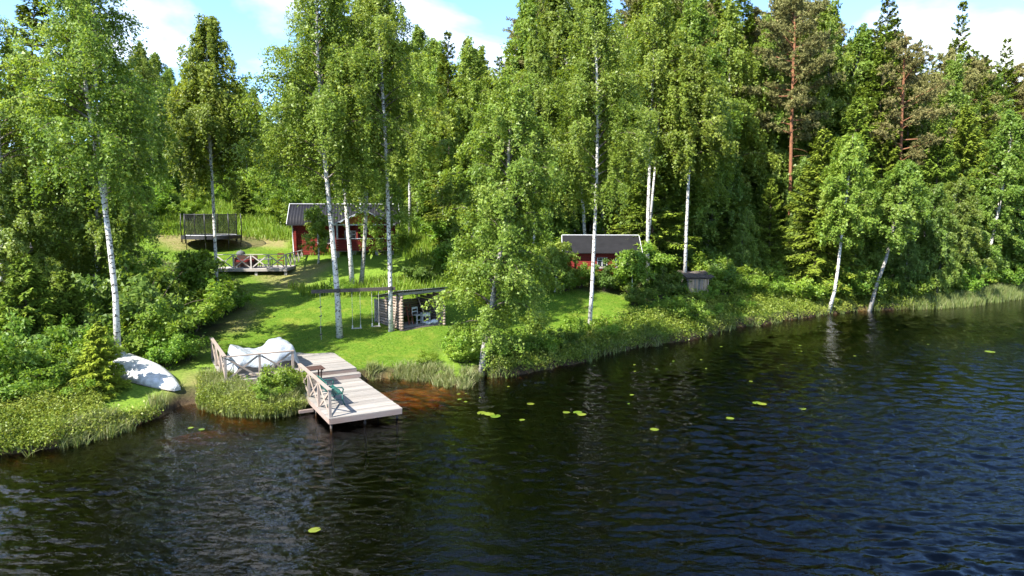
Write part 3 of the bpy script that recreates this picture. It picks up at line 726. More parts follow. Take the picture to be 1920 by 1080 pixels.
# small square table and iron bench on the lower deck
tb = thing('side_table', 'small square dark brown slatted table beside the jetty steps', 'table', jw(.62, 4.55, ZL), JRZ)
for k in range(6): boxpart('slat', 'brown_wood', tb, (0, -.29 + k * .116, .70), (.70, .104, .024))
for x in (-.27, .27): boxpart('apron', 'brown_wood', tb, (x, 0, .655), (.03, .56, .06))
for x in (-.2, .2):
    for y in (-.2, .2): part('leg', MB().beam((x, y, 0), (x * 1.1, y * 1.1, .67), .04, .04), 'brown_wood', tb)
bn = thing('garden_bench', 'green cast iron bench with its back to the jetty railing', 'bench', jw(.42, 1.95, ZL), JRZ)
for k in range(5): boxpart('seat_slat', 'green_iron', bn, (.04 + k * .085, 0, .43 - .008 * (4 - k)), (.066, 1.30, .024))
for k in range(4):
    o = boxpart('back_slat', 'green_iron', bn, (-.045 - .028 * k, 0, .52 + k * .10), (.022, 1.30, .072)); o.rotation_euler = (0, -.27, 0)
for s in (-1, 1):
    y = s * .64; e = MB()
    arc = [(.40 + .05 * math.cos(a), y, .24 + .22 * math.sin(a)) for a in np.linspace(-1.4, 1.4, 8)]
    e.tube([(.46, y, 0), (.40, y, .16), (.38, y, .42)], [.024, .02, .022], 6)
    e.tube([(-.14, y, 0), (-.05, y, .2), (-.02, y, .42), (-.10, y, .66), (-.16, y, .86)], [.024, .02, .022, .02, .016], 6)
    e.tube([(-.09, y, .62), (.15, y, .66), (.38, y, .64), (.44, y, .56), (.38, y, .50)], [.018, .02, .022, .02, .016], 6)
    e.tube([(.38, y, .42), (.42, y, .5), (.40, y, .62)], [.016] * 3, 6); e.tube([(-.02, y, .41), (.38, y, .41)], [.02, .02], 6)
    e.tube([(.02 + .09 * math.cos(a), y, .53 + .08 * math.sin(a)) for a in np.linspace(0, 6.2, 9)], [.010] * 9, 5)
    e.tube([(.22 + .09 * math.cos(a), y, .53 + .08 * math.sin(a)) for a in np.linspace(0, 6.2, 9)], [.010] * 9, 5)
    e.tube([(-.06, y, .2), (.15, y, .27), (.40, y, .18)], [.014] * 3, 6)
    part('side_frame', e, 'green_iron', bn, True)

# upturned rowing boat
st_, bw_ = base(332, 24.9), base(207, 27.2)
L_ = 4.3; bdir = (bw_ - st_); ba = math.atan2(bdir[1], bdir[0])
boat = thing('rowing_boat', 'upturned white rowing boat lying on the grassy bank', 'boat', (st_[0], st_[1], min(st_[2], bw_[2]) + .12), ba)
ns, nr = 22, 15; VB = []
for i in range(ns):
    s = i / (ns - 1); w = .13 + .60 * math.sin(min(1, s / .55) * math.pi / 2) ** .9 - .10 * max(0, (s - .55) / .45); hh = .16 + .34 * min(1, s / .5) ** .8
    for j in range(nr):
        a = math.pi * j / (nr - 1); cx, sx = math.cos(a), math.sin(a)
        y = w * math.copysign(abs(cx) ** .9, cx); z = hh * max(0, sx) ** .8
        lap = .012 * ((j % 3) == 0)
        VB.append((s * L_, y * (1 + lap), z + .02 * math.sin(s * 3) + lap))
VB = np.array(VB); idx = np.arange(ns * nr).reshape(ns, nr)
FB = np.stack([idx[:-1, :-1], idx[1:, :-1], idx[1:, 1:], idx[:-1, 1:]], -1).reshape(-1, 4)
hull = obj('hull', mesh_np('hull', VB, FB, None, True, 'boat_white'), boat); hull.modifiers.new('t', 'SOLIDIFY').thickness = .02
part('transom', MB().prism([(0.0, y, z) for _, y, z in VB[:nr]], (-.03, 0, 0)), 'boat_white', boat)
k_ = MB(); k_.tube([(s * L_, 0, (.16 + .34 * min(1, s / .5) ** .8) + .02) for s in np.linspace(0, .99, 14)], [.022] * 14, 5); part('keel', k_, 'boat_white', boat, True)
for sd_ in (0, nr - 1):
    part('gunwale', MB().tube([VB[i * nr + sd_] + np.array([0, 0, .01]) for i in range(ns)], [.028] * ns, 5), 'grey_board', boat, True)
boat.rotation_euler = (0, math.asin(max(-.2, min(.2, -(bw_[2] - st_[2]) / L_))) , ba)

# ------------------------------------------------------------------ swing beam between two birches
bA, bB = base(637, 32.7), base(733, 33.6)
zA = at_depth(635, 545, bA[1])[2]; pA, pB = at_depth(634, 545, bA[1] - .22), at_depth(733, 541, bB[1] - .20)
dd = (pB - pA); pl_, pr_ = pA - dd * .49, pA + dd * 1.08
sw = thing('swing_beam', 'dark weathered beam fixed across two birch trunks', 'beam', tuple(pl_))
part('beam', MB().beam((0, 0, 0), tuple(pr_ - pl_), .10, .16), 'dark_board', sw)
for f in (pA, pB): part('bracket', MB().box(tuple(f - pl_ + np.array([0, .02, 0])), (.10, .20, .20)), 'black_metal', sw)
def bx(px, k=0): t = ((px - 634) / 99.0); return pA + dd * t
for (xa, xb, lab) in ((659, 674, 'plank swing on two white ropes nearer the left birch'), (696, 709, 'plank swing on two white ropes nearer the log shelter')):
    a, b = bx(xa), bx(xb); g = gz((a[0] + b[0]) / 2, a[1]); zs = g + .42
    s = thing('rope_swing', lab, 'swing', (a[0], a[1], zs), 0, 'swings on the beam')
    for p in (a, b): part('rope', MB().tube([(p[0] - a[0], p[1] - a[1], p[2] - zs - .08), (p[0] - a[0], p[1] - a[1], .02)], [.011, .011], 5), 'white_rope', s)
    part('seat', MB().beam((-.06, 0, 0), (b[0] - a[0] + .06, b[1] - a[1], 0), .16, .035), 'grey_board', s)
    for p in (a, b): part('seat_bracket', MB().box((p[0] - a[0], p[1] - a[1], .07), (.035, .10, .16)), 'white_paint', s)
a = bx(601); g = gz(a[0], a[1])
s = thing('climbing_rope', 'knotted climbing rope hanging at the free end of the beam', 'rope', (a[0], a[1], g + .12))
part('rope', MB().tube([(0, 0, a[2] - g - .2), (.02, 0, 1.2), (-.02, .01, .6), (0, 0, 0)], [.013] * 4, 5), 'white_rope', s)
for z in (1.55, 1.12, .62, .25): part('rung', MB().tube([(-.07, 0, z - .03), (.07, 0, z + .03)], [.024, .024], 6), 'dark_board', s)

# ------------------------------------------------------------------ open log shelter
sf = base(750, 33.8); sang = math.radians(37)
shed = thing('log_shelter', 'open fronted log shelter with corrugated roof beside the birch', 'shelter', (sf[0], sf[1], min(sf[2], gz(sf[0] + 1, sf[1] + 1.5)) - .02), sang)
SW, SD = 2.45, 2.45; HF, HB = 1.86, 1.36
def roofz(y): return HF + (HB - HF) * y / SD
rl = random.Random(8)
for k in range(13):                                  # side walls of round logs, sloping top
    z = .14 + k * .135; r = .068
    for x in (0.0, SW):
        ymax = SD if z < HB - .08 else SD * max(.12, (HF - .06 - z) / (HF - HB))
        if ymax < .35: continue
        P = [(x + rl.uniform(-.01, .01), y, z + rl.uniform(-.008, .008)) for y in np.linspace(-.14, ymax + (.14 if ymax == SD else 0), 5)]
        part('log', MB().tube(P, [r + rl.uniform(-.006, .006) for _ in P], 8), 'old_log', shed, True)
for k in range(9):
    z = .08 + k * .135
    if z > HB - .05: break
    part('log', MB().tube([(-.14, SD, z), (SW * .5, SD + rl.uniform(-.02, .02), z), (SW + .14, SD, z)], [.066] * 3, 8), 'old_log', shed, True)
for x in (.02, SW - .02):
    part('front_post', MB().tube([(x, -.10, 0), (x + .01, -.10, .9), (x, -.10, HF - .04)], [.085, .078, .075], 9), 'old_log', shed, True)
    for k in range(12): part('log_end', MB().tube([(x, -.26, .14 + k * .14), (x, -.05, .14 + k * .14)], [.062, .062], 8), 'old_log', shed, True)
for x, y in ((-.10, SD * .92), (-.12, SD + .02)): part('corner_post', MB().beam((x, y, 0), (x, y, HB + .02), .07, .07), 'grey_board', shed)
part('lintel', MB().beam((-.1, -.12, HF - .02), (SW + .1, -.12, HF + .03), .09, .12), 'grey_board', shed)
part('sill_log', MB().tube([(-.05, -.12, .06), (SW + .05, -.12, .06)], [.09, .085], 8), 'dark_board', shed, True)
for k in range(12): boxpart('floor_board', 'grey_board', shed, (SW / 2, .02 + k * .2, .155), (SW - .2, .17, .03))
for k in range(3): beampart('rafter', 'grey_board', shed, (.1 + k * (SW - .2) / 2, -.2, HF - .02 + .07), (.1 + k * (SW - .2) / 2, SD + .2, HB + .05), .07, .08)
def corrugated(parent, name, x0, x1, p0, p1, mat, wave=.09, amp=.014, th=.006):
    """sheet between the lines x0..x1 at (y,z) p0 and p1, waves across x"""
    n = int((x1 - x0) / wave * 4); V = []
    for (y, z) in (p0, p1):
        for k in range(n + 1):
            V.append((x0 + (x1 - x0) * k / n, y, z + amp * math.sin(k * math.pi / 2)))
    F = [(k, k + 1, n + 2 + k, n + 1 + k) for k in range(n)]
    o = obj(name, mesh_np(name, V, F, None, True, mat), parent); o.modifiers.new('t', 'SOLIDIFY').thickness = th; return o
for k in range(3):
    xa = -.22 + k * (SW + .44) / 3; xb = xa + (SW + .44) / 3 + .05
    corrugated(shed, 'roof_sheet', xa, xb, (-.34, HF + .175 + .004 * k), (SD + .28, HB + .10 + .004 * k), 'shed_metal', .10, .018)
def shw(x, y, z): return tuple(Vector(shed.location) + Matrix.Rotation(sang, 3, 'Z') @ Vector((x, y, z)))
ch = thing('wooden_chair', 'white painted wooden chair stored in the log shelter', 'chair', shw(1.28, .55, .17), sang + .25)
for x in (-.18, .18):
    boxpart('leg', 'white_paint', ch, (x, -.17, .22), (.035, .035, .44)); boxpart('leg', 'white_paint', ch, (x, .18, .42), (.035, .035, .84))
boxpart('seat', 'white_paint', ch, (0, 0, .455), (.42, .40, .03)); boxpart('back_rail', 'white_paint', ch, (0, .18, .80), (.33, .025, .10)); boxpart('back_rail', 'white_paint', ch, (0, .18, .62), (.33, .025, .05))
for z in (.2,): boxpart('stretcher', 'white_paint', ch, (0, -.17, z), (.33, .025, .03))
st2 = thing('cabinet_frame', 'small white open cabinet beside the white chair in the shelter', 'cabinet', shw(1.72, .50, .17), sang - .15)
for x in (-.19, .19): boxpart('side_panel', 'white_paint', st2, (x, 0, .27), (.025, .36, .54))
for z in (.02, .53): boxpart('shelf', 'white_paint', st2, (0, 0, z), (.355, .36, .025))
boxpart('front_frame', 'white_paint', st2, (0, -.19, .44), (.40, .02, .14)); boxpart('front_frame', 'white_paint', st2, (0, -.19, .07), (.40, .02, .10)); boxpart('back_panel', 'dark_board', st2, (0, .17, .27), (.35, .012, .48))
ld = thing('step_ladder', 'red brown wooden step ladder leaning inside the shelter', 'ladder', shw(.92, .62, .17), sang + .1)
for x in (-.13, .13): part('rail', MB().beam((x, -.10, 0), (x * .9, .22, 1.0), .05, .028), 'chair_red_wood', ld)
for k in range(4): boxpart('rung', 'chair_red_wood', ld, (0, -.05 + k * .075, .16 + k * .23), (.24, .06, .02))
for (x, y, x2, y2, hgt, lab, mat_) in ((1.75, .25, 1.50, 1.1, 1.60, 'long pale tool handle leaning across the shelter opening', 'pale_pole'), (2.22, .05, 2.24, .35, 1.45, 'straight pale pole standing by the right wall of the shelter', 'pale_pole'),
                        (-.34, -.02, -.16, -.02, 1.62, 'thin pale plank leaning against the left corner of the shelter', 'rail_wood')):
    p0 = Vector(shw(x, y, .17 if x > 0 else .02)); p1 = Vector(shw(x2, y2, .17 + hgt))
    o = obj('leaning_pole', MB().tube([(0, 0, 0), tuple(p1 - p0)], [.026, .022], 7).mesh('leaning_pole', mat_, True), None, tuple(p0)); tag(o, lab, 'pole')
bs = thing('metal_basin', 'shallow white enamel basin on the shelter floor', 'basin', shw(1.62, .06, .17), 0)
prof = [(.14, 0.0), (.20, .10), (.235, .105)]; bm_ = MB()
for k in range(16):
    a0, a1 = k * math.pi / 8, (k + 1) * math.pi / 8
    for (r1, z1), (r2, z2) in zip([(0.001, .008)] + prof[:-1], prof):
        bm_.poly([(r1 * math.cos(a0), r1 * math.sin(a0), z1), (r1 * math.cos(a1), r1 * math.sin(a1), z1), (r2 * math.cos(a1), r2 * math.sin(a1), z2), (r2 * math.cos(a0), r2 * math.sin(a0), z2)])
o = part('bowl', bm_, 'white_plastic', bs, True); o.modifiers.new('t', 'SOLIDIFY').thickness = .006
pk = thing('sack', 'pale crumpled sack lying at the right of the shelter floor', 'sack', shw(2.02, .10, .17), sang)
VV2 = []; rngk = np.random.default_rng(2)
sk = MB(); nn = 10
for i in range(7):
    th_ = math.pi * i / 6
    for j in range(nn):
        ph = 2 * math.pi * j / nn; r = 1 + rngk.normal() * .08
        sk.v.append((.24 * r * math.sin(th_) * math.cos(ph), .17 * r * math.sin(th_) * math.sin(ph), max(0, .10 + .11 * r * math.cos(th_))))
for i in range(6):
    for j in range(nn): sk.f.append((i * nn + j, i * nn + (j + 1) % nn, (i + 1) * nn + (j + 1) % nn, (i + 1) * nn + j))
part('bag', sk, 'white_trim', pk, True)

# ------------------------------------------------------------------ trampoline
tb_ = base(398, 52.3)
tr_ = thing('trampoline', 'black round trampoline with safety net on the sloping meadow', 'trampoline', tuple(tb_))
TR = 2.05; ring = [(TR * math.cos(a), TR * math.sin(a), .80) for a in np.linspace(0, 2 * math.pi, 41)]
part('frame_ring', MB().tube(ring, [.035] * 41, 6), 'black_metal', tr_, True)
padm = MB(); n = 48
for k in range(n):
    a0, a1 = 2 * math.pi * k / n, 2 * math.pi * (k + 1) / n
    for (r1, z1, r2, z2) in ((TR + .06, .80, TR + .06, .86), (TR + .06, .86, TR - .30, .88), (TR - .30, .88, TR - .30, .84), (TR + .08, .62, TR + .06, .80)):
        padm.poly([(r1 * math.cos(a0), r1 * math.sin(a0), z1), (r1 * math.cos(a1), r1 * math.sin(a1), z1), (r2 * math.cos(a1), r2 * math.sin(a1), z2), (r2 * math.cos(a0), r2 * math.sin(a0), z2)])
part('edge_pad', padm, 'black_pad', tr_, True)
part('jump_mat', MB().poly([((TR - .3) * math.cos(a), (TR - .3) * math.sin(a), .83) for a in np.linspace(0, 2 * math.pi, 40)[:-1]]), 'grey_cover', tr_)
part('edge_strip', MB().tube([((TR - .29) * math.cos(a), (TR - .29) * math.sin(a), .895) for a in np.linspace(0, 2 * math.pi, 41)], [.022] * 41, 5), 'white_trim', tr_, True)
nm_ = MB()
for k in range(n):
    a0, a1 = 2 * math.pi * k / n, 2 * math.pi * (k + 1) / n
    for (r1, z1, r2, z2) in ((TR - .30, .88, TR - .22, 1.7), (TR - .22, 1.7, TR - .20, 2.42)):
        nm_.poly([(r1 * math.cos(a0), r1 * math.sin(a0), z1), (r1 * math.cos(a1), r1 * math.sin(a1), z1), (r2 * math.cos(a1), r2 * math.sin(a1), z2), (r2 * math.cos(a0), r2 * math.sin(a0), z2)])
part('safety_net', nm_, 'net', tr_, True)
part('net_band', MB().tube([((TR - .2) * math.cos(a), (TR - .2) * math.sin(a), 2.42) for a in np.linspace(0, 2 * math.pi, 41)], [.035] * 41, 5), 'black_pad', tr_, True)
for k in range(8):
    a = k * math.pi / 4 + .2; c_, s_ = math.cos(a), math.sin(a)
    part('net_pole', MB().tube([((TR + .08) * c_, (TR + .08) * s_, .35), ((TR + .10) * c_, (TR + .10) * s_, 1.6), ((TR + .06) * c_, (TR + .06) * s_, 2.5)], [.038] * 3, 7), 'black_metal', tr_, True)
    zg_ = gz(tb_[0] + TR * c_, tb_[1] + TR * s_) - tb_[2] - .03
    part('leg', MB().tube([(TR * c_, TR * s_, zg_), (TR * c_, TR * s_, .80)], [.028] * 2, 6), 'black_metal', tr_, True)

# ------------------------------------------------------------------ terrace deck with cross railing and its furniture
dr = at_depth(538, 503, 45.6); dl = at_depth(402, 503, 45.2)
tz = dr[2]; DX = Vector((dr[0] - dl[0], dr[1] - dl[1], 0)); DW = DX.length; drz = math.atan2(DX.y, DX.x)
td = thing('terrace', 'greyish wooden terrace with cross braced railing below the trampoline', 'terrace', (dl[0], dl[1], tz), drz)
def tw(x, y, z): return tuple(Vector((dl[0], dl[1], tz)) + Matrix.Rotation(drz, 3, 'Z') @ Vector((x, y, z)))
TD = 5.2
for k in range(43): boxpart('plank', 'terrace_wood', td, (DW / 2, .06 + k * .1215, -.014 + random.uniform(-.003, .003)), (DW, .114, .028))
boxpart('fascia_board', 'grey_board', td, (DW / 2, -.012, -.11), (DW, .028, .16)); boxpart('fascia_board', 'grey_board', td, (DW + .012, TD / 2, -.11), (.028, TD, .16)); boxpart('fascia_board', 'grey_board', td, (-.012, TD / 2, -.11), (.028, TD, .16))
for x in (.1, DW / 2 + .3, DW - .12):
    for y in (.15, TD - .2):
        w = tw(x, y, 0); zz = gz(w[0], w[1]) - tz - .1
        if zz < -.12: boxpart('pier', 'stone', td, (x, y, (zz - .10) / 2), (.16, .16, -.10 - zz))
railing(td, (.08, .06), (DW - .06, .06), 0, .92, 4, 'terrace_wood', .085)
railing(td, (DW - .06, .06), (DW - .06, TD - .1), 0, .92, 4, 'grey_board', .085, skip_ends=(0,))
sofa = thing('garden_sofa', 'dark red brown sofa block on the terrace behind the railing', 'sofa', tw(1.75, .95, 0), drz)
boxpart('seat_base', 'brown_wood', sofa, (0, 0, .22), (1.35, .62, .32)); boxpart('cushion', 'cushion', sofa, (0, .02, .45), (1.28, .56, .12)); boxpart('backrest', 'brown_wood', sofa, (0, .33, .48), (1.35, .07, .62))
for x in (-.66, .66): boxpart('armrest', 'brown_wood', sofa, (x, 0, .42), (.07, .62, .46))
for x in (-.6, .6):
    for y in (-.25, .25): boxpart('foot', 'brown_wood', sofa, (x, y, .03), (.06, .06, .06))
ft = thing('terrace_table', 'low dark grey table on the terrace next to the sofa', 'table', tw(3.05, .9, 0), drz)
boxpart('table_top', 'grey_cover', ft, (0, 0, .55), (.82, .6, .05)); boxpart('lower_shelf', 'grey_cover', ft, (0, 0, .2), (.74, .5, .03))
for x in (-.36, .36):
    for y in (-.25, .25): boxpart('leg', 'black_metal', ft, (x, y, .265), (.04, .04, .53))
rc = thing('terrace_chair', 'thin red metal chair standing on the right half of the terrace', 'chair', tw(3.95, 1.2, 0), drz + .1)
boxpart('seat', 'cushion', rc, (0, 0, .44), (.42, .42, .03)); boxpart('back_rail', 'cushion', rc, (0, .2, .86), (.42, .025, .12)); boxpart('back_rail', 'cushion', rc, (0, .2, .64), (.42, .025, .05))
for x in (-.19, .19): boxpart('leg', 'cushion', rc, (x, -.19, .215), (.028, .028, .43)); boxpart('leg', 'cushion', rc, (x, .19, .46), (.028, .028, .92))
gr = thing('kettle_grill', 'dark kettle grill with lid at the left rear of the terrace', 'grill', tw(.95, 2.6, 0), 0)
sp = MB(); 
for i in range(9):
    th_ = math.pi * i / 8
    for j in range(14): sp.v.append((.30 * math.sin(th_) * math.cos(j * math.pi / 7), .30 * math.sin(th_) * math.sin(j * math.pi / 7), .82 + .24 * math.cos(th_)))
for i in range(8):
    for j in range(14): sp.f.append((i * 14 + j, (i + 1) * 14 + j, (i + 1) * 14 + (j + 1) % 14, i * 14 + (j + 1) % 14))
part('bowl', sp, 'grey_cover', gr, True)
for k in range(3): a = k * 2.09; part('leg', MB().tube([(.16 * math.cos(a), .16 * math.sin(a), .66), (.30 * math.cos(a), .30 * math.sin(a), 0)], [.014] * 2, 6), 'black_metal', gr)
part('handle', MB().tube([(-.06, 0, 1.05), (-.05, 0, 1.10), (.05, 0, 1.10), (.06, 0, 1.05)], [.012] * 4, 5), 'black_metal', gr)

# ------------------------------------------------------------------ red log cabins
def log_wall(parent, a, b, z0, z1, top=None, bh=.165, th=.13, mat='red_board', gaps=()):
    """stack of boards from a to b (local xy); top(u0)->max height gives the gable; gaps: (u0,u1,z0,z1) openings in metres along the wall"""
    a, b = Vector((a[0], a[1], 0)), Vector((b[0], b[1], 0)); d = b - a; L = d.length; dn = d / L; rz = math.atan2(d.y, d.x)
    n = int(round((z1 - z0) / bh)); hh = (z1 - z0) / n
    for k in range(n):
        zc_ = z0 + (k + .5) * hh; s0, s1 = 0.0, L
        if top:
            zt = zc_ + hh * .5
            w = top(zt)
            if w <= .12: continue
            s0, s1 = L / 2 - w / 2, L / 2 + w / 2
            s0, s1 = max(0, s0), min(L, s1)
        segs = [(s0, s1)]
        for g0, g1, gz0, gz1 in gaps:
            if gz0 < zc_ < gz1: segs = [q for s in segs for q in ((s[0], min(s[1], g0)), (max(s[0], g1), s[1])) if q[1] - q[0] > .05]
        for q0, q1 in segs:
            c = a + dn * ((q0 + q1) / 2); boxpart('log', mat, parent, (c.x, c.y, zc_), (q1 - q0, th, hh - .018), rz)
def window(parent, c, w, h, rz=0.0, trim='white_trim'):
    o = boxpart('window', 'glass_dark', parent, c, (w, .03, h), rz); f = .07
    for (dx, dz, ww, hh) in ((0, h / 2 + f / 2, w + 2 * f, f), (0, -h / 2 - f / 2, w + 2 * f, f), (-w / 2 - f / 2, 0, f, h), (w / 2 + f / 2, 0, f, h), (0, 0, .035, h), (0, h * .15, w, .03)):
        boxpart('frame', trim, o, (dx, -.02, dz), (ww, .045, hh))
    boxpart('sill', trim, o, (0, -.07, -h / 2 - f - .012), (w + .25, .10, .03)); return o
c0 = base(551, 50.9); c0[2] = gz(c0[0] + .5, c0[1]); crz = math.atan2(.20, .98)
cab = thing('red_cabin', 'red log cabin with dark metal roof and gabled porch on the slope', 'cabin', tuple(c0), crz)
LW, DWd = 7.35, 4.2
ze = at_depth(541, 420, 50.5)[2] - c0[2]; zr = at_depth(537, 382, 53.0)[2] - c0[2] - .03
def cw(x, y, z): return tuple(Vector(c0) + Matrix.Rotation(crz, 3, 'Z') @ Vector((x, y, z)))
zf_ = .08
gl_ = min(gz(*cw(x, y, 0)[:2]) for x in (0, LW) for y in (0, DWd)) - c0[2]
part('foundation', MB().box((LW / 2, DWd / 2, (gl_ - .3 + zf_) / 2), (LW - .1, DWd - .1, zf_ - gl_ + .3)), 'stone', cab)
part('wall_core', MB().prism([(.07, .07, zf_), (.07, DWd - .07, zf_), (.07, DWd - .07, ze - .05), (.07, DWd / 2, zr - .22), (.07, .07, ze - .05)], (LW - .14, 0, 0)), 'dark_gap', cab)
tgab = lambda z: DWd if z < ze - .02 else DWd * max(0, (zr - .12 - z) / (zr - ze))
log_wall(cab, (0, 0), (LW, 0), zf_, ze + .02, gaps=((1.75, 2.75, .85, 1.72),))
log_wall(cab, (LW, DWd), (0, DWd), zf_, ze + .02)
log_wall(cab, (.0, .08), (.0, DWd - .08), zf_, zr - .1, tgab); log_wall(cab, (LW, .08), (LW, DWd - .08), zf_, zr - .1, tgab)
for k in range(11): boxpart('log_end', 'red_board', cab, (.16, -.17, zf_ + .09 + k * .165), (.15, .24, .15))
for k in range(11): boxpart('log_end', 'red_board', cab, (LW - .10, -.17, zf_ + .09 + k * .165), (.15, .24, .15))
window(cab, (2.25, .035, 1.28), .86, .70)
OH = .38; se = (zr - ze) / (DWd / 2 + .40)
for k in range(8):
    xa = -OH + k * (LW + 2 * OH) / 8; xb = xa + (LW + 2 * OH) / 8 + .03
    corrugated(cab, 'roof_sheet', xa, xb, (-.42, ze - .02 + .003 * (k % 2)), (DWd / 2 - .01, zr + .003 * (k % 2)), 'roof_metal', .20, .022)
    corrugated(cab, 'roof_sheet', xa, xb, (DWd + .42, ze - .02 + .003 * (k % 2)), (DWd / 2 + .01, zr + .003 * (k % 2)), 'roof_metal', .20, .022)
part('ridge_cap', MB().beam((-OH, DWd / 2, zr + .03), (LW + OH, DWd / 2, zr + .03), .20, .05), 'white_trim', cab)
for x in (-OH - .02, LW + OH + .02):
    for s in (-1, 1): beampart('barge_board', 'white_trim', cab, (x, DWd / 2 + s * (DWd / 2 + .46), ze - .08), (x, DWd / 2 + s * .02, zr - .03), .03, .19)
beampart('gutter', 'black_metal', cab, (-OH, -.46, ze - .06), (3.0, -.46, ze - .06), .10, .08)
part('downpipe', MB().tube([(-.05, -.46, ze - .1), (-.02, -.16, ze - .32), (.02, -.16, .2), (.06, -.30, .02)], [.045] * 4, 8), 'white_trim', cab, True)
part('chimney_pipe', MB().tube([(4.9, 1.2, ze + .5), (4.9, 1.2, zr + .45)], [.13, .13], 10).tube([(4.9, 1.2, zr + .42), (4.9, 1.2, zr + .50)], [.20, .18], 10), 'zinc', cab, True)
# porch
PX0, PX1, PD = 3.15, 7.15, 1.75; pz = .42
ppk = at_depth(682, 394, 49.0)[2] - c0[2]; ppe = at_depth(627, 421, 49.0)[2] - c0[2]; pm_ = (PX0 + PX1) / 2
for k in range(12): boxpart('porch_plank', 'grey_board', cab, (pm_, -PD + .07 + k * .143, pz - .02), (PX1 - PX0, .135, .03))
for x in (PX0 + .06, pm_ - .75, pm_ + .85, PX1 - .06):
    w = cw(x, -PD + .1, 0); zz = gz(w[0], w[1]) - c0[2] - .15; boxpart('pier', 'stone', cab, (x, -PD + .14, (zz + pz - .06) / 2), (.24, .24, pz - .06 - zz))
for x in (PX0 + .06, pm_ - .55, PX1 - .06): boxpart('porch_post', 'white_trim' if x < PX0 + .2 else 'red_board', cab, (x, -PD + .07, (pz + ppe + .12) / 2), (.12, .12, ppe + .12 - pz))
for k in range(5):
    boxpart('rail_board', 'red_board', cab, (pm_, -PD + .0, pz + .08 + k * .165), (PX1 - PX0 + .04, .03, .15))
    boxpart('rail_board', 'red_board', cab, (PX0 - .0, -PD / 2, pz + .08 + k * .165), (.03, PD - .06, .15)); boxpart('rail_board', 'red_board', cab, (PX1 + .0, -PD / 2, pz + .08 + k * .165), (.03, PD - .06, .15))
boxpart('handrail', 'white_trim', cab, (pm_, -PD, pz + .88), (PX1 - PX0 + .1, .11, .035))
log_wall(cab, (PX0 + .02, -PD + .15), (PX0 + .02, -.10), pz + .92, ppe, th=.04)
nb_ = 24
for k in range(nb_):
    x = PX0 - .1 + (k + .5) * (PX1 - PX0 + .2) / nb_; zt = ppk - .13 - abs(x - pm_) / (pm_ - PX0 + .25) * (ppk - ppe)
    zb = ppe + .02
    if zt - zb > .06: boxpart('gable_board', 'orange_board' if k < 16 else 'red_board', cab, (x, -PD - .02, (zt + zb) / 2), ((PX1 - PX0 + .2) / nb_ - .012, .022, round(zt - zb, 2)))
beampart('tie_beam', 'white_trim', cab, (PX0 - .15, -PD - .02, ppe - .03), (PX1 + .15, -PD - .02, ppe - .03), .06, .10)
for s in (-1, 1):
    hw = pm_ - PX0 + .32
    V = []; n = 22
    for yy in (-PD - .42, .9):
        for k in range(n + 1):
            u = k / n; V.append((pm_ + s * hw * u, yy, ppk + (ppe - .06 - ppk) * u + .03 * math.sin(u * n * 1.1)))
    F = [(k, k + 1, n + 2 + k, n + 1 + k) for k in range(n)]
    o = obj('porch_roof', mesh_np('porch_roof', V, F, None, True, 'roof_metal'), cab); o.modifiers.new('t', 'SOLIDIFY').thickness = .03
    for k in range(5):                              # scalloped pale edge boards of the porch gable
        u0, u1 = k / 5, (k + 1) / 5
        pts = [(pm_ + s * hw * (u0 + (u1 - u0) * q), -PD - .45, ppk + (ppe - .06 - ppk) * (u0 + (u1 - u0) * q) - .02 - .09 * math.sin(math.pi * q)) for q in np.linspace(0, 1, 7)]
        top = [(pm_ + s * hw * u, -PD - .45, ppk + (ppe - .06 - ppk) * u + .03) for u in (u1, u0)]
        part('edge_scallop', MB().prism(pts + top, (0, .025, 0)), 'zinc', cab)
boxpart('cabin_door', 'red_board', cab, (pm_ + .3, -.09, pz + .9), (.8, .05, 1.75))
window(cab, (pm_ - 1.05, -.085, pz + 1.05), .7, .6)

# second red cabin to the right, half hidden by shrubs
c2 = base(1066, 46.8); c2rz = math.radians(-3)
cb2 = thing('small_red_cabin', 'small red board cabin with black roof half hidden behind shrubs', 'cabin', tuple(c2), c2rz)
L2, D2 = 4.45, 3.4; e2 = at_depth(1074, 474, 46.4)[2] - c2[2]; r2 = at_depth(1062, 442, 48.5)[2] - c2[2]
part('foundation', MB().box((L2 / 2, D2 / 2, -.25), (L2 - .1, D2 - .1, .7)), 'stone', cb2)
part('wall_core', MB().prism([(.05, .05, .1), (.05, D2 - .05, .1), (.05, D2 - .05, e2 - .06), (.05, D2 / 2, r2 - .22), (.05, .05, e2 - .06)], (L2 - .1, 0, 0)), 'dark_gap', cb2)
tg2 = lambda z: D2 if z < e2 else D2 * max(0, (r2 - .1 - z) / (r2 - e2))
log_wall(cb2, (0, 0), (L2, 0), .1, e2, th=.09, gaps=((1.9, 2.6, .9, 1.6), (3.15, 3.75, .9, 1.6)))
log_wall(cb2, (L2, D2), (0, D2), .1, e2, th=.09)
log_wall(cb2, (0, .05), (0, D2 - .05), .1, r2 - .1, tg2, th=.09); log_wall(cb2, (L2, .05), (L2, D2 - .05), .1, r2 - .1, tg2, th=.09)
for k in range(int((e2 - .1) / .165)): boxpart('log_end', 'red_board', cb2, (.30, -.12, .19 + k * .165), (.14, .16, .15))
window(cb2, (2.25, .03, 1.25), .6, .62); window(cb2, (3.45, .03, 1.25), .5, .62)
for s in (-1, 1):
    ye = -.42 if s < 0 else D2 + .42
    part('roof', MB().prism([(-.42, ye, e2 - .04), (-.42, D2 / 2, r2), (-.42, D2 / 2, r2 + .05), (-.42, ye, e2 + .01)], (L2 + .84, 0, 0)), 'roof_felt', cb2)
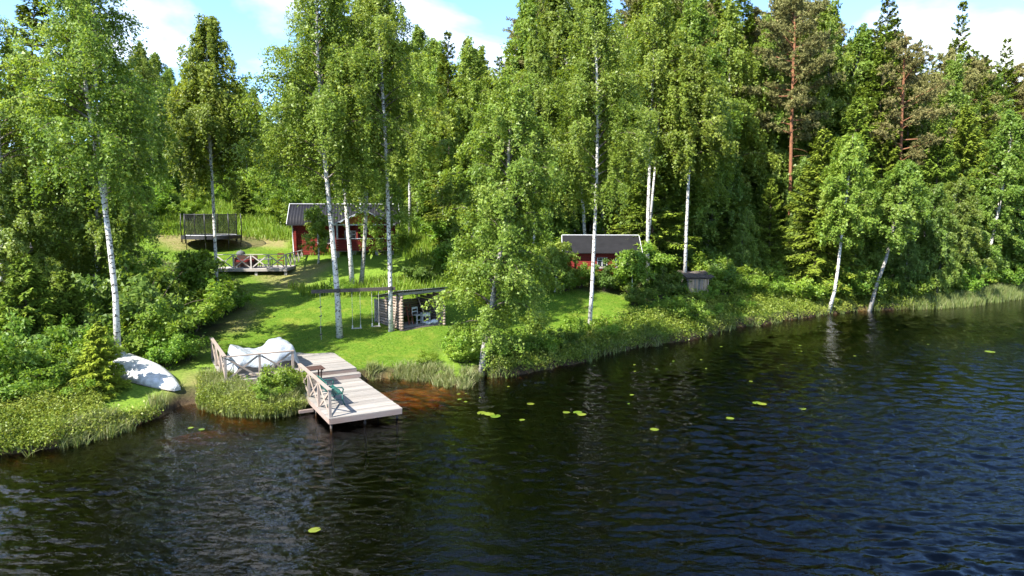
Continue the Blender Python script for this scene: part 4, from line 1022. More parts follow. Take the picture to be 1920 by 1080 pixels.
part('ridge_cap', MB().beam((-.43, D2 / 2, r2 + .06), (L2 + .43, D2 / 2, r2 + .06), .16, .04), 'white_trim', cb2)
for x in (-.45, L2 + .45):
    for s in (-1, 1): beampart('barge_board', 'white_trim', cb2, (x, D2 / 2 + s * (D2 / 2 + .46), e2 - .10), (x, D2 / 2 + s * .02, r2 - .04), .03, .17)
boxpart('corner_board', 'white_trim', cb2, (L2 - .55, -.06, e2 * .5 + .1), (.13, .04, e2 - .3))

# little hut of upright split poles under a slab roof, right of the small cabin
hp = base(1303, 45.0)
hut = thing('pole_hut', 'little grey hut of upright split poles with dark slab roof among bushes', 'hut', tuple(hp), .1)
rh = random.Random(3)
for k in range(17):
    x = -.62 + k * .078; hgt = 1.22 + rh.uniform(-.05, .05); part('wall_pole', MB().beam((x, -.55, -.05), (x + rh.uniform(-.02, .02), -.55, hgt), .07, .05), 'pale_pole' if rh.random() < .75 else 'grey_board', hut)
for k in range(14):
    for x in (-.66, .68): part('wall_pole', MB().beam((x, -.5 + k * .085, -.05), (x, -.5 + k * .085, 1.2 + .015 * k), .05, .07), 'grey_board', hut)
for k in range(11):
    x = -.85 + k * .17; part('roof_slab', MB().beam((x, -.85, 1.28 + rh.uniform(0, .05)), (x + rh.uniform(-.04, .04), .9, 1.55 + rh.uniform(0, .05)), .19, .045), 'bark_roof', hut)
part('roof_beam', MB().beam((-.85, -.6, 1.22), (.85, -.6, 1.22), .08, .08), 'dark_board', hut)
part('roof_beam', MB().beam((-.85, .62, 1.42), (.85, .62, 1.42), .08, .08), 'dark_board', hut)

# ------------------------------------------------------------------ key trees, each placed from its own trunk
def pts(pxs, d, topz=None, n_extra=4, drift=0.0):
    """trunk polyline at distance d through the picture points, base first; local to its base point"""
    b = base(pxs[0][0], d); W = [b]
    for k, (a, c) in enumerate(pxs[1:]):
        q = at_depth(a, c, d + drift * (k + 1)); W.append(q)
    W = np.array(W)
    if topz and topz > W[-1, 2] + .5:
        dirv = (W[-1] - W[-2]); dirv = dirv / dirv[2] * .6
        z0 = W[-1].copy(); rg = np.random.default_rng(int(abs(pxs[0][0])))
        for k in range(1, n_extra + 1):
            z = z0[2] + (topz - z0[2]) * k / n_extra; dz = z - z0[2]
            W = np.vstack([W, [z0[0] + dirv[0] * dz + rg.normal() * .08, z0[1] + dirv[1] * dz + rg.normal() * .08, z]])
    W[0, 2] -= .08
    return b, W - b
def key(name, label, pxs, d, topz, cbz, R, nb, nleaf, seed, second=None, cat='tree', **kw):
    b, S = pts(pxs, d, topz); stems = [S]
    if second:
        p2, t2 = second; W = np.array([at_depth(a, c, d) for a, c in p2]); zt = t2; dirv = (W[-1] - W[-2]) / (W[-1] - W[-2])[2] * .6
        W = np.vstack([W] + [[W[-1][0] + dirv[0] * (z - W[-1][2]), W[-1][1] + .2, z] for z in np.linspace(W[-1][2] + 1, zt, 4)]); stems.append(W - b)
    return add_tree(name, broadleaf(name, stems, cbz - b[2], R, nb, nleaf, seed, **kw), b, label, cat)
key('birch_tree', 'forked white birch leaning left above the upturned boat', [(222,690),(217,560),(205,450),(194,370),(181,290),(166,200),(152,90)], 27, 17.5, 7.6, 3.45, 57, 54000, 1,
    second=([(199,405),(196,330),(184,230),(176,120)], 16.5), r0=.12, ls=.09)
key('birch_tree', 'slender birch standing in front of the trampoline', [(407,560),(405,490),(400,380),(395,290),(391,200),(388,90)], 42, 18.4, 8.8, 3.3, 72, 52700, 2, r0=.105, ls=.13, droop=1.2, bare=3)
key('birch_tree', 'tall white birch carrying the left end of the swing beam', [(637,630),(632,545),(622,430),(612,330),(604,250),(597,120)], 32.7, 18.8, 7.6, 4.28, 75, 70000, 3, r0=.14, ls=0.092, droop=1.2)
key('birch_tree', 'white birch beside the log shelter carrying the right end of the beam', [(733,623),(732,545),(729,440),(726,330),(720,220),(713,100)], 33.6, 18.4, 8.6, 3.73, 62, 50000, 4, r0=.115, ls=0.095, bare=5)
key('birch_tree', 'white birch trunk in front of the cabin porch, left of the dark stem', [(661,543),(656,470),(648,380),(641,280),(636,150)], 43, 20.5, 9.0, 3.86, 62, 40300, 5, r0=.14, ls=.14)
key('birch_tree', 'dark stemmed birch leaning right in front of the cabin porch', [(677,543),(681,490),(685,430),(688,330),(691,200)], 43.6, 21.0, 10.0, 4.0, 59, 40300, 6, r0=.14, ls=.14, barkm='old_birch_bark')
key('birch_tree', 'thin pale birch rising behind the right end of the cabin', [(769,440),(768,330),(764,250),(757,160)], 58, 21.0, 10.5, 3.31, 57, 24800, 7, r0=.13, ls=.14)
key('birch_tree', 'broad leafy birch overhanging the water at the shore', [(901,704),(907,650),(922,570),(937,480),(948,390),(954,330)], 29.4, 12.4, 1.5, 3.4, 96, 66000, 8, r0=.13, ls=.09, droop=.55, leaf='birch_leaf', el_lo=32, shape=.5, barkm='old_birch_bark')
key('birch_tree', 'straight white birch on the bank in front of the small cabin', [(1104,632),(1110,540),(1115,430),(1119,330),(1121,200),(1117,80)], 36.4, 18.8, 7.4, 3.73, 72, 64000, 9, r0=.105, ls=0.098, droop=1.1)
key('birch_tree', 'twin stemmed white birch right of the small cabin', [(1214,505),(1215,400),(1219,290),(1222,200),(1226,110)], 46, 21.5, 10.6, 3.73, 65, 40300, 10, r0=.12, ls=.13, second=([(1217,440),(1225,350),(1234,250)], 20.0))
key('birch_tree', 'white birch trunk rising beside the pole hut', [(1283,525),(1287,430),(1291,340),(1294,250)], 45.4, 17.5, 9.6, 3.59, 59, 34100, 11, r0=.11, ls=.13)
key('birch_tree', 'crooked white birch leaning over the right shore', [(1554,587),(1565,545),(1571,505),(1577,450),(1584,390),(1592,330)], 48.0, 12.2, 4.6, 2.5, 67, 24000, 12, r0=.12, ls=.135, droop=.45, el_lo=42, leaf='birch_leaf', shape=.5)
key('birch_tree', 'grey birch leaning right, next to the crooked white birch', [(1626,579),(1645,530),(1660,490),(1673,440),(1688,380)], 49.4, 10.4, 4.4, 2.5, 67, 24000, 13, r0=.13, ls=.135, droop=.45, el_lo=42, leaf='birch_leaf', shape=.5, barkm='old_birch_bark')
key('birch_tree', 'white birch leaning right at the far right shore', [(1834,547),(1846,505),(1857,460),(1869,410),(1882,340)], 57.5, 15.0, 5.0, 3.2, 72, 26000, 14, r0=.17, ls=.15, droop=.45, el_lo=42, leaf='birch_leaf', shape=.55)
key('birch_tree', 'pale thin birch at the left picture edge', [(6,560),(4,470),(2,380),(-4,250)], 31, 15.5, 8.0, 3.59, 52, 31000, 15, r0=.14, ls=0.092)
key('old_tree', 'grey rough trunk with broken side limbs in the left shade', [(64,520),(62,450),(60,370),(56,280)], 35.5, 15.0, 8.2, 2.6, 40, 18000, 16, r0=.17, ls=.12, barkm='dead_wood', bare=7)
key('small_tree', 'small apple tree in front of the cabin window', [(597,492),(598,470),(596,450)], 48.6, at_depth(597, 392, 48.6)[2], at_depth(597, 470, 48.6)[2], 1.35, 30, 5200, 17, r0=.07, ls=.13, droop=.3, shape=.45, twig_out=.3)
key('small_tree', 'gnarled half bare small tree by the porch corner', [(733,512),(731,470),(728,430),(733,400)], 46.5, at_depth(733, 340, 46.5)[2], at_depth(733, 470, 46.5)[2], 2.1, 34, 5200, 18, r0=.13, ls=.13, droop=.4, shape=.4, barkm='old_birch_bark', bare=6)
key('rowan_tree', 'young rowan between the terrace and the left bushes', [(372,600),(370,560),(368,520)], 37.5, at_depth(368, 482, 37.5)[2], 2.4, 1.9, 34, 9000, 19, r0=.07, ls=.13, droop=.3, leaf='bush_leaf', shape=.45)

key('small_tree', 'slim leafy tree at the right end of the small cabin', [(1186,560),(1185,520),(1186,480)], 42.8, at_depth(1186, 478, 42.8)[2], at_depth(1186, 520, 42.8)[2], 1.4, 34, 6000, 21, r0=.05, ls=.13, droop=.3, shape=.45, leaf='bush_leaf')
key('small_tree', 'slim leafy tree at the left gable of the small cabin', [(1040,560),(1042,520),(1040,480)], 43.4, at_depth(1040, 462, 43.4)[2], at_depth(1040, 530, 43.4)[2], 1.7, 36, 7000, 22, r0=.05, ls=.13, droop=.3, shape=.45, leaf='birch_leaf')
# dead snag at the right shore and the two red pines
b, S = pts([(1487,560),(1483,470),(1481,385),(1484,240),(1488,110)], 56, 25.5)
add_tree('pine_tree', pine('pine_key', S, at_depth(0, 262, 56)[2] - b[2], 3.6, 31, 46, 11), b, 'tall pine with bare orange red trunk above the right shore')
b, S = pts([(1685,560),(1689,400),(1687,330),(1692,200),(1695,130)], 58, 21.5)
add_tree('pine_tree', pine('pine_key_b', S, at_depth(0, 320, 58)[2] - b[2], 3.7, 32, 36, 7, 14), b, 'sparse pine with crooked red trunk right of the orange trunked pine')

# ------------------------------------------------------------------ prototype trees and the forest
protos = {}
protos['birch'] = [broadleaf('birch_proto', [straight_stem(18, s, .03)], cb, R, 76, 50000, s, ls=.135, r0=.12, droop=1.0) for s, cb, R in ((101, 4.0, 3.9), (102, 5.5, 3.5), (103, 2.6, 4.2), (104, 6.5, 3.6))]
protos['leafy'] = [broadleaf('leafy_proto', [straight_stem(12, s, .04)], cb, R, 76, 46000, s, ls=.14, r0=.11, droop=.6, leaf='alder_leaf', barkm='old_birch_bark', shape=.5) for s, cb, R in ((111, .9, 3.8), (112, 1.3, 3.4), (113, .8, 3.6))]
protos['spruce'] = [spruce('spruce_proto', 20, R, s) for s, R in ((121, 3.0), (122, 2.5), (123, 3.3))]
protos['light_spruce'] = [spruce('light_spruce_proto', 10, 2.9, 131, dens=72), spruce('young_spruce_proto', 5, 1.7, 132, dens=84, first=.03)]
protos['yellow_spruce'] = [spruce('yellow_spruce_proto', 5, 1.75, 133, mat='yellow_spruce_needle', dens=90, first=.03)]
protos['pine'] = [pine('pine_proto', straight_stem(19, s, .02), cb, 3.2, s, 46, 12) for s, cb in ((141, 8.5), (142, 7.5))]
P_H = {'birch': 18, 'leafy': 12, 'spruce': 20, 'light_spruce': 10, 'yellow_spruce': 5, 'pine': 19}
def plant(kind, k, loc, h, label, name, group=None, rng=None, wide=1.0, lean=0.03, hh=None):
    s = h / (hh or P_H[kind]); rg = rng or np.random.default_rng(int(abs(loc[0] * 100)))
    rot = (rg.normal() * lean, rg.normal() * lean, rg.random() * 6.28)
    return add_tree(name, protos[kind][k % len(protos[kind])], (loc[0], loc[1], loc[2] - .08), label, 'tree', group, 0, (s * wide, s * wide, s), rot=rot)
def toph(px, ytop, d): return at_depth(px, ytop, d)[2] - base(px, d)[2]
def key_spruce(kind, k, px, d, ytop, label, wide=1.0, hh=None, name='spruce_tree'):
    plant(kind, k, base(px, d), toph(px, ytop, d), label, name, None, None, wide, .01, hh)
key_spruce('light_spruce', 0, 1532, 51.0, 245, 'layered green spruce at the shore beside the orange trunked pine', 1.0)
key_spruce('spruce', 0, 1640, 66, -25, 'tall dark spruce left of the blue sky gap at right', 1.0)
key_spruce('spruce', 1, 1757, 70, -8, 'tall thin topped spruce standing against blue sky at right', .85)
key_spruce('spruce', 1, 962, 92, 52, 'far small spruce tip poking up against the clouds', .9)
key_spruce('spruce', 2, 996, 74, 8, 'tall dark spruce at the right edge of the cloud gap', .9)
key_spruce('yellow_spruce', 0, 1826, 60.5, 318, 'yellow green narrow spruce at the far right shore', .62)
key_spruce('yellow_spruce', 0, 186, 23.9, 606, 'small yellow green spruce growing over the boat bow', 1.05)
key_spruce('light_spruce', 1, 58, 26.5, 478, 'young green spruce at the left edge below the pale birch', 1.0, 5)
key_spruce('light_spruce', 1, 132, 28.0, 508, 'young spruce between the left edge and forked birch', 1.0, 5)
key_spruce('yellow_spruce', 0, 30, 23.8, 640, 'low yellowish spruce at the left edge above the bank', .95)
key_spruce('light_spruce', 1, 458, 63, 338, 'young dark spruce on the meadow behind the trampoline', 1.0, 5)
key_spruce('light_spruce', 1, 1600, 50.6, 500, 'low spruce under the crooked birch on the right shore', 1.1, 5)

for px, d, h, lb in ((1400, 51.5, 5.5, 'leafy tree in the gap right of the hut'), (1606, 53, 9.5, 'leafy tree right behind the crooked birch'), (1725, 53.5, 8.5, 'leafy tree right of the grey leaning birch'), (1785, 55.5, 9.0, 'leafy tree left of the yellow green spruce'),
                     (1660, 54.5, 8.0, 'leafy tree behind the grey leaning birch'), (1900, 60.5, 9.5, 'leafy tree at the right picture edge by the sedge'), (1755, 52.6, 5.0, 'low leafy tree on the bank under the thin topped spruce'), (1690, 51.4, 4.6, 'low leafy tree on the bank right of the leaning birches')):
    plant('leafy', px, base(px, d), h, lb, 'alder_tree', wide=1.1)
for kd, k, px, d, yt, lb in (('light_spruce', 0, 1440, 53.0, 335, 'layered spruce left of the orange trunked pine'), ('light_spruce', 0, 1362, 52.5, 330, 'layered spruce behind the thin trunks right of the hut'), ('light_spruce', 0, 1585, 55.5, 185, 'tall layered spruce above the crooked birch'),
                             ('light_spruce', 0, 1742, 57.0, 235, 'layered spruce right of the sparse red pine'), ('light_spruce', 0, 1800, 60.0, 200, 'layered spruce left of the far right birch'), ('light_spruce', 0, 1640, 58.0, 215, 'layered spruce between the two red pines')):
    key_spruce(kd, k, px, d, yt, lb, .85)
for px, d, h, lb in ((1440, 60, 17, 'birch glimpsed left behind the orange trunk'), (1518, 60.5, 17, 'birch glimpsed right behind the orange trunk'), (1722, 61.5, 16, 'birch behind the sparse red pine')):
    plant('birch', px, base(px, d), h, lb, 'birch_tree')
SKY = [(-300,-150),(225,-150),(240,75),(300,60),(335,130),(415,140),(440,125),(480,165),(520,215),(545,240),(565,150),(600,40),(760,30),(775,45),(800,95),(850,40),(905,70),(940,95),(965,110),(990,70),(1005,-60),
       (1545,-80),(1558,60),(1600,55),(1612,20),(1660,10),(1690,75),(1735,85),(1790,85),(1850,62),(1920,70),(2200,60)]
FRONT = [(-300,30),(0,30),(150,31),(235,37),(255,62),(300,72),(420,80),(540,82),(600,70),(760,62),(800,58),(860,49),(1000,50),(1060,53),(1180,53),(1215,48),(1300,49.5),(1400,49.5),(1500,52),(1600,52.5),(1750,54),(1850,59),(2100,66)]
rng = np.random.default_rng(77)
def interp(T, v): return float(np.interp(v, [a for a, _ in T], [b for _, b in T]))
placed = []
def trunk_clear(px, y, lim, g):
    """trees nearer than the two red pines stay below the bare part of the trunks"""
    for c, w, d0, yt in ((1484, 125, 57, 400), (1690, 60, 59, 335)):
        if abs(px - c) < w and y < d0: lim = min(lim, at_depth(px, yt, y)[2] - g)
    return lim
ZONES = [(70, 'at the left picture edge'), (260, 'in the woods around the forked birch'), (430, 'behind the trampoline'), (570, 'left of the cabin roof'), (700, 'above the cabin'), (800, 'behind the log shelter'), (920, 'left of the shore birch top'),
         (1050, 'right above the shore birch'), (1200, 'behind the small cabin'), (1330, 'behind the pole hut'), (1440, 'between hut and orange trunked pine'), (1570, 'around the orange trunked pine'), (1720, 'around the sparse red pine'), (1850, 'left of the far right birch'), (9999, 'at the far right edge')]
def zone_of(px): return next(z for v, z in ZONES if px < v)
cand = [(rng.uniform(-80, 85), rng.uniform(28, 108)) for _ in range(9000)]
cand.sort(key=lambda q: q[1])
nfor = 0
for x, y in cand:
    px = 960 + FPX * x / (y * CP + .5)
    if px < -40 or px > 2100: continue
    f = interp(FRONT, px); dep = y - f
    if dep < 0 or dep > 34: continue
    if samp(GS, x, y) < 1.2: continue
    sp_ = 2.5 if dep < 14 else 3.6
    if px < 260: sp_ = 3.0 if dep < 14 else 4.2
    if any((x - a) ** 2 + (y - b_) ** 2 < sp_ ** 2 for a, b_ in placed[-160:]): continue
    g = gz(x, y); lim = at_depth(px, interp(SKY, px), y)[2] - g
    lim = trunk_clear(px, y, lim, g)
    r = rng.random()
    if px < 260: kind = 'birch' if r < .45 else 'leafy' if r < .72 else 'spruce'
    elif px < 780: kind = 'birch' if r < .6 else 'leafy' if r < .85 else 'spruce'
    elif px < 1180: kind = ('birch' if r < .72 else 'leafy' if r < .88 else 'spruce') if dep < 10 else ('birch' if r < .35 else 'spruce' if r < .8 else 'pine')
    elif px < 1440: kind = ('birch' if r < .50 else 'leafy' if r < .9 else 'light_spruce') if dep < 8 else ('birch' if r < .30 else 'spruce' if r < .72 else 'pine')
    else: kind = ('leafy' if r < .52 else 'birch' if r < .66 else 'light_spruce' if r < .90 else 'spruce') if dep < 7 else ('spruce' if r < .48 else 'pine' if r < .85 else 'birch')
    hmax = {'birch': (15, 22), 'leafy': (7, 12), 'spruce': (17, 28), 'light_spruce': (6, 12), 'pine': (17, 24)}[kind]
    h = rng.uniform(*hmax) * (1.12 if px > 990 and kind != 'leafy' else 1)
    if px < 260 and (dep > 8 or (px > 110 and y > 34)): kind = 'leafy'; h = rng.uniform(4, 6.5)
    if h > lim: h = lim * rng.uniform(.80, 1.0)
    if h < 3.5: continue
    if h < 9 and kind in ('birch', 'spruce'): kind = 'leafy' if kind == 'birch' else 'light_spruce'
    placed.append((x, y)); nfor += 1
    zone = zone_of(px)
    row = 'in the front row' if dep < 7 else 'in the middle rows' if dep < 16 else 'far back'
    nm, lb, pl_n = {'birch': ('birch_tree', 'light green birch', 'birches'), 'leafy': ('alder_tree', 'bushy broadleaf tree', 'broadleaf trees'), 'spruce': ('spruce_tree', 'dark pointed spruce', 'spruces'),
              'light_spruce': ('spruce_tree', 'young green spruce', 'young spruces'), 'pine': ('pine_tree', 'olive green pine', 'pines')}[kind]
    plant(kind, int(rng.integers(0, 9)), (x, y, g), h, f'{lb} {zone}, {row}', nm, f'{pl_n} {zone} {row}', rng, rng.uniform(.9, 1.2))
rf = np.random.default_rng(9)
for k in range(400):                                   # broad young trees that close the front of the forest
    px = rf.uniform(790, 1990); d = interp(FRONT, px) + rf.uniform(.5, 8)
    if 1040 < px < 1200 and d < 55: continue
    if 1300 < px < 1410 and d < interp(FRONT, px) + 4: continue
    b = base(px, d)
    if trunk_clear(px, d, 99, b[2]) < 3: continue
    if samp(GS, b[0], b[1]) < 1.0 or any((b[0] - a) ** 2 + (b[1] - c) ** 2 < 2.1 ** 2 for a, c in placed): continue
    placed.append((b[0], b[1])); h = min(rf.uniform(6.5, 11.5), trunk_clear(px, d, 99, b[2])); row = 'in the front row' if d < interp(FRONT, px) + 4 else 'in the second row'
    sz = 'lower' if h < 9 else 'higher'
    plant('leafy', int(rf.integers(0, 9)), b, h, f'{sz} leafy young tree {zone_of(px)}, {row}', 'alder_tree', f'{sz} leafy young trees {zone_of(px)} {row}', rf, rf.uniform(.9, 1.15)); nfor += 1
print('forest trees', nfor)

# ------------------------------------------------------------------ bushes
BP = {'round': bush('bush_proto', 1.6, 1.1, 5200, 201), 'tall': bush('tall_bush_proto', 2.6, 1.2, 7000, 202, ls=.12), 'lilac': bush('lilac_proto', 2.4, 1.4, 8000, 203, 'lilac_leaf', .13),
      'low': bush('low_bush_proto', .8, 1.0, 3600, 204, 'cover_leaf', .075, 18), 'light': bush('light_bush_proto', 1.7, 1.1, 4600, 205, 'bush_leaf', .12)}
BH = {'round': 1.6, 'tall': 2.6, 'lilac': 2.4, 'low': .8, 'light': 1.7}
def put_bush(kind, px, d, h, label, wide=1.0, group=None, name='bush', loc=None):
    b = base(px, d) if loc is None else loc; s = h / BH[kind]
    return add_tree(name, BP[kind], (b[0], b[1], b[2] - .04), label, 'bush', group, 0, (s * wide, s * wide, s), ('stem', 'foliage'), rot=(0, 0, (px * 1.7) % 6.28))
for a in [('round', 532, 24.9, 1.55, 'rounded green bush growing against the deck railing corner', .8), ('light', 505, 24.2, .9, 'low pale leafy bush in front of the upper deck', 1.2),
          ('lilac', 262, 31.5, 4.4, 'large dark green bush behind the forked birch', .95), ('tall', 330, 34.0, 3.0, 'tall bright bush left of the lawn', 1.0), ('tall', 395, 36.5, 2.5, 'bright green bush at the edge of the lawn', 1.1),
          ('light', 312, 27.6, 1.5, 'pale green bush behind the upturned boat', .9), ('lilac', 205, 28.5, 2.6, 'dark bush at the foot of the forked birch', 1.0), ('round', 340, 28.8, 1.7, 'green bush between the boat and lawn', 1.0),
          ('round', 110, 24.6, 1.7, 'mid green bush left of the small yellow spruce', 1.1), ('light', 60, 22.9, 1.3, 'pale bush near the reeds at left', 1.1), ('round', 12, 22.6, 1.6, 'bush at the lower left edge', 1.2),
          ('lilac', 150, 26.5, 2.2, 'shaded bush behind the yellow spruce', 1.1), ('lilac', 20, 27, 3.0, 'dark bush in the left woods edge', 1.2), ('tall', 250, 36, 3.6, 'tall shrub where the meadow meets the left woods', 1.1), ('light', 430, 37.5, 1.5, 'light shrub below the terrace corner', 1.2),
          ('light', 862, 30.8, 1.2, 'leafy shrub left of the shore birch', 1.15), ('round', 800, 29.6, .7, 'small leafy clump at the lawn edge by the brown bay', 1.2), ('round', 872, 30.0, 1.1, 'green shrub at the foot of the shore birch', 1.2),
          ('lilac', 1160, 45, 1.8, 'dark lilac in front of the small cabin right half', 1.1), ('lilac', 1235, 43.5, 2.2, 'dark lilac right of the small cabin', 1.15), ('tall', 1110, 45.5, 1.7, 'light shrub under the small cabin gable', 1.0), ('lilac', 1190, 41.5, 1.5, 'dense dark shrub at the end of the right lawn', 1.3),
          ('light', 1285, 39.6, 1.6, 'leafy shrub on the bank below the pole hut', 1.1), ('tall', 1335, 45.5, 2.0, 'young leafy shrub right of the pole hut', .9), ('light', 1255, 40.5, 1.2, 'pale shrub on the bank, left of the hut', 1.2), ('tall', 1020, 47, 2.6, 'shrub at the left of the small cabin', 1.1),
          ('light', 1080, 35.4, 1.5, 'thin shrub left of the straight white birch', .8), ('round', 1140, 36.2, 1.2, 'shrub right of the straight white birch', 1.3), ('light', 640, 41.0, .9, 'low growth at the foot of the two porch birches', 1.3), ('tall', 860, 47, 3.0, 'bright shrub right of the cabin slope', 1.2),
          ('lilac', 790, 45, 1.4, 'dark clump on the slope above the shelter', 1.4), ('tall', 505, 64, 3.0, 'young bright birch shrub above the cabin', .9), ('tall', 540, 60, 2.8, 'leafy shrub behind the cabin roof', 1.2), ('tall', 350, 60, 2.4, 'yellow green shrub behind the trampoline', 1.1),
          ('tall', 222, 27.9, 2.0, 'bright bush hiding the foot of the forked birch', 1.0), ('light', 268, 28.3, 2.0, 'pale tall bush right behind the boat middle', 1.0), ('tall', 165, 25.2, 2.2, 'bright bush behind the small yellow spruce', 1.0), ('tall', 305, 29.5, 3.0, 'high bright bush between forked birch and lawn', 1.0),
          ('tall', 90, 23.9, 1.9, 'tall bright bush in the left foreground', 1.0), ('tall', -5, 23.2, 2.8, 'tall bush cut by the left picture edge', 1.0), ('light', 135, 23.1, 1.0, 'pale foreground bush left of the yellow spruce', 1.1), ('tall', 45, 25.5, 3.2, 'highest bush of the left foreground', 1.0), ('light', 355, 33.2, 2.6, 'bright bush at the shaded left end of the lawn', 1.1),
          ('tall', 420, 38.5, 1.6, 'bright bush hiding the left end of the terrace', 1.2), ('light', 375, 36.0, 2.4, 'pale bush below the trampoline', 1.2),
          ('tall', 1088, 44.6, 2.0, 'leafy shrub hiding the small cabin wall', 1.0), ('lilac', 1135, 44.2, 2.3, 'dark shrub in front of the small cabin windows', 1.0), ('tall', 1178, 44.0, 1.9, 'tall shrub hiding the right end of the small cabin', .9), ('light', 1062, 43.8, 1.7, 'light shrub at the left corner of the small cabin', 1.0),
          ('light', 1296, 43.6, 1.05, 'low shrub in front of the pole hut', 1.2), ('tall', 1330, 44.3, 1.5, 'shrub crowding the right side of the hut', .9), ('lilac', 1268, 44.6, 1.7, 'shrub crowding the left side of the hut', .9),
          ('light', 320, 64, 2.6, 'pale sapling on the slope left of the trampoline', .8), ('tall', 375, 66, 2.8, 'sapling on the slope right behind the trampoline', .8), ('tall', 425, 70, 3.2, 'sapling on the upper slope left of the young spruce', .8), ('light', 490, 70, 3.4, 'pale sapling on the upper slope right of the young spruce', .8),
          ('tall', 530, 72, 4.2, 'highest sapling on the upper slope above the cabin', .7), ('light', 290, 66, 3.0, 'pale sapling high on the left slope', .9), ('tall', 255, 62, 3.2, 'sapling where the slope meets the left woods', .9), ('light', 550, 66, 3.0, 'pale sapling behind the cabin ridge', .9), ('light', 400, 74, 3.4, 'pale sapling at the top of the slope', .9),
          ('light', 935, 30.9, 1.3, 'shaded shrub on the bank right of the shore birch', 1.2), ('round', 975, 31.4, 1.3, 'second shrub on the bank right of the shore birch', 1.2), ('light', 1015, 32.2, 1.2, 'third shrub on the bank right of the shore birch', 1.3), ('lilac', 1050, 33.2, 1.2, 'dark shrub midway between the shore birch and straight birch', 1.3),
          ('tall', 1005, 34.5, 1.9, 'thin tall shrub behind the bank, right of the shore birch', .8), ('round', 890, 31.2, 1.5, 'shrub right behind the shore birch trunk', 1.2), ('light', 1330, 41.5, 1.0, 'low bright shrub on the right bank below the hut', 1.3), ('light', 1390, 44.2, .9, 'low bright shrub on the right bank, right of the hut', 1.4),
          ('light', 270, 60, 2.6, 'yellow green shrub at the top of the meadow', 1.2), ('tall', 1400, 47.8, 2.2, 'bright shrub left of the layered spruce', 1.2), ('tall', 1450, 48.2, 1.6, 'bright shrub at the foot of the layered spruce', 1.3)]:
    put_bush(*a)
rb = np.random.default_rng(5); nb2 = 0
for k in range(900):                                   # undergrowth shrubs along the forest edges
    px = rb.uniform(-60, 1990); f = interp(FRONT, px)
    if 260 < px < 840 and rb.random() < .5: continue
    d = f + rb.uniform(-3.2, 7)
    if px < 260: d = rb.uniform(24, 40)
    b = base(px, d)
    if samp(GS, b[0], b[1]) < .9 or nb2 >= 190: continue
    if 1040 < px < 1200 and d < 54: continue
    if 180 < px < 345 and d < 28.5: continue
    if any(abs(b[0] - q[0]) + abs(b[1] - q[1]) < 1.0 for q in placed): continue
    kind = rb.choice(['round', 'tall', 'light', 'lilac']); hgt = rb.uniform(1.2, 3.4) if px > 260 else rb.uniform(1.0, 2.6)
    zone = zone_of(px); sz = 'low' if hgt < 1.8 else 'medium' if hgt < 2.6 else 'tall'
    put_bush(kind, px, d, hgt, f'{sz} green undergrowth shrub {zone}', rb.uniform(.9, 1.3), f'{sz} undergrowth shrubs {zone}', 'bush', b); nb2 += 1

# ------------------------------------------------------------------ ground cover, grass and reeds (nobody could count them)
def scatter(n, test, seed, box):
    r = np.random.default_rng(seed); x = r.uniform(box[0], box[1], n); y = r.uniform(box[2], box[3], n); s = samp(GS, x, y); z = samp(GZ, x, y)
    a, b = to_px(x, y, z); k = test(x, y, z, s, a, b) & (a > -60) & (a < 1990); return x[k], y[k], z[k], r
def blades(name, x, y, z, r, per, h, w, mat, lean=.35, spread=.10, hvar=.4, t0=.45):
    n = len(x) * per; X = np.repeat(x, per) + r.normal(size=n) * spread; Y = np.repeat(y, per) + r.normal(size=n) * spread; Zg = np.repeat(z, per) - .02
    hs = (np.repeat(h, per) if np.ndim(h) else h) * r.uniform(1 - hvar, 1 + hvar, n); az = r.uniform(0, 6.28, n); ln = np.abs(r.normal(size=n)) * lean * hs
    ww = w * r.uniform(.7, 1.3, n); fa = r.uniform(0, 6.28, n)
    p0 = np.stack([X, Y, Zg], -1); dx = np.stack([np.cos(fa) * ww, np.sin(fa) * ww, 0 * ww], -1) * .5
    m_ = p0 + np.stack([np.cos(az) * ln * .35, np.sin(az) * ln * .35, hs * .6], -1); tp_ = p0 + np.stack([np.cos(az) * ln, np.sin(az) * ln, hs], -1)
    V = np.stack([p0 - dx, p0 + dx, m_ + dx * .8, m_ - dx * .8, tp_], 1).reshape(-1, 3); i = np.arange(n)[:, None] * 5
    T3 = np.concatenate([i + np.array([[0, 1, 2]]), i + np.array([[0, 2, 3]]), i + np.array([[3, 2, 4]])], 1).reshape(-1, 3)
    tint = np.repeat(t0 + np.repeat(r.normal(size=len(x)) * .12, per) + r.normal(size=n) * .18, 3)
    return obj(name, mesh_np(name, V, T3, {'tint': ('FACE', np.clip(tint, 0, 1))}, False, mat), kind='stuff')
def leafy_cover(name, x, y, z, r, per, h, R, mat, ls, t0=.5):
    n = len(x) * per; H = np.repeat(h, per) if np.ndim(h) else np.full(n, h); v = unit(r.normal(size=(n, 3))) * (r.random(n) ** .4)[:, None]
    P = np.stack([np.repeat(x, per) + v[:, 0] * R, np.repeat(y, per) + v[:, 1] * R, np.repeat(z, per) + H * (.45 + .55 * v[:, 2])], -1)
    hv = .25 + 1.6 * fbm(x * 1.1, y * 1.1, 41, 3) ** 1.3 + .25 * (r.random(len(x)) > .93); P[:, 2] = np.repeat(z, per) + (P[:, 2] - np.repeat(z, per)) * np.repeat(hv, per)
    A, B = rand_frames(r, n, -.2); L = ls * r.uniform(.6, 1.4, n)
    o = obj(name, quads(P, A, B, L, L * .62, t0 + np.repeat(r.normal(size=len(x)) * .15 + (fbm(x * .55, y * .55, 61, 3) - .5) * 1.1, per) + r.normal(size=n) * .16, name, mat), kind='stuff'); return o
def inpx(P): return lambda a, b: in_poly(a, b, P)
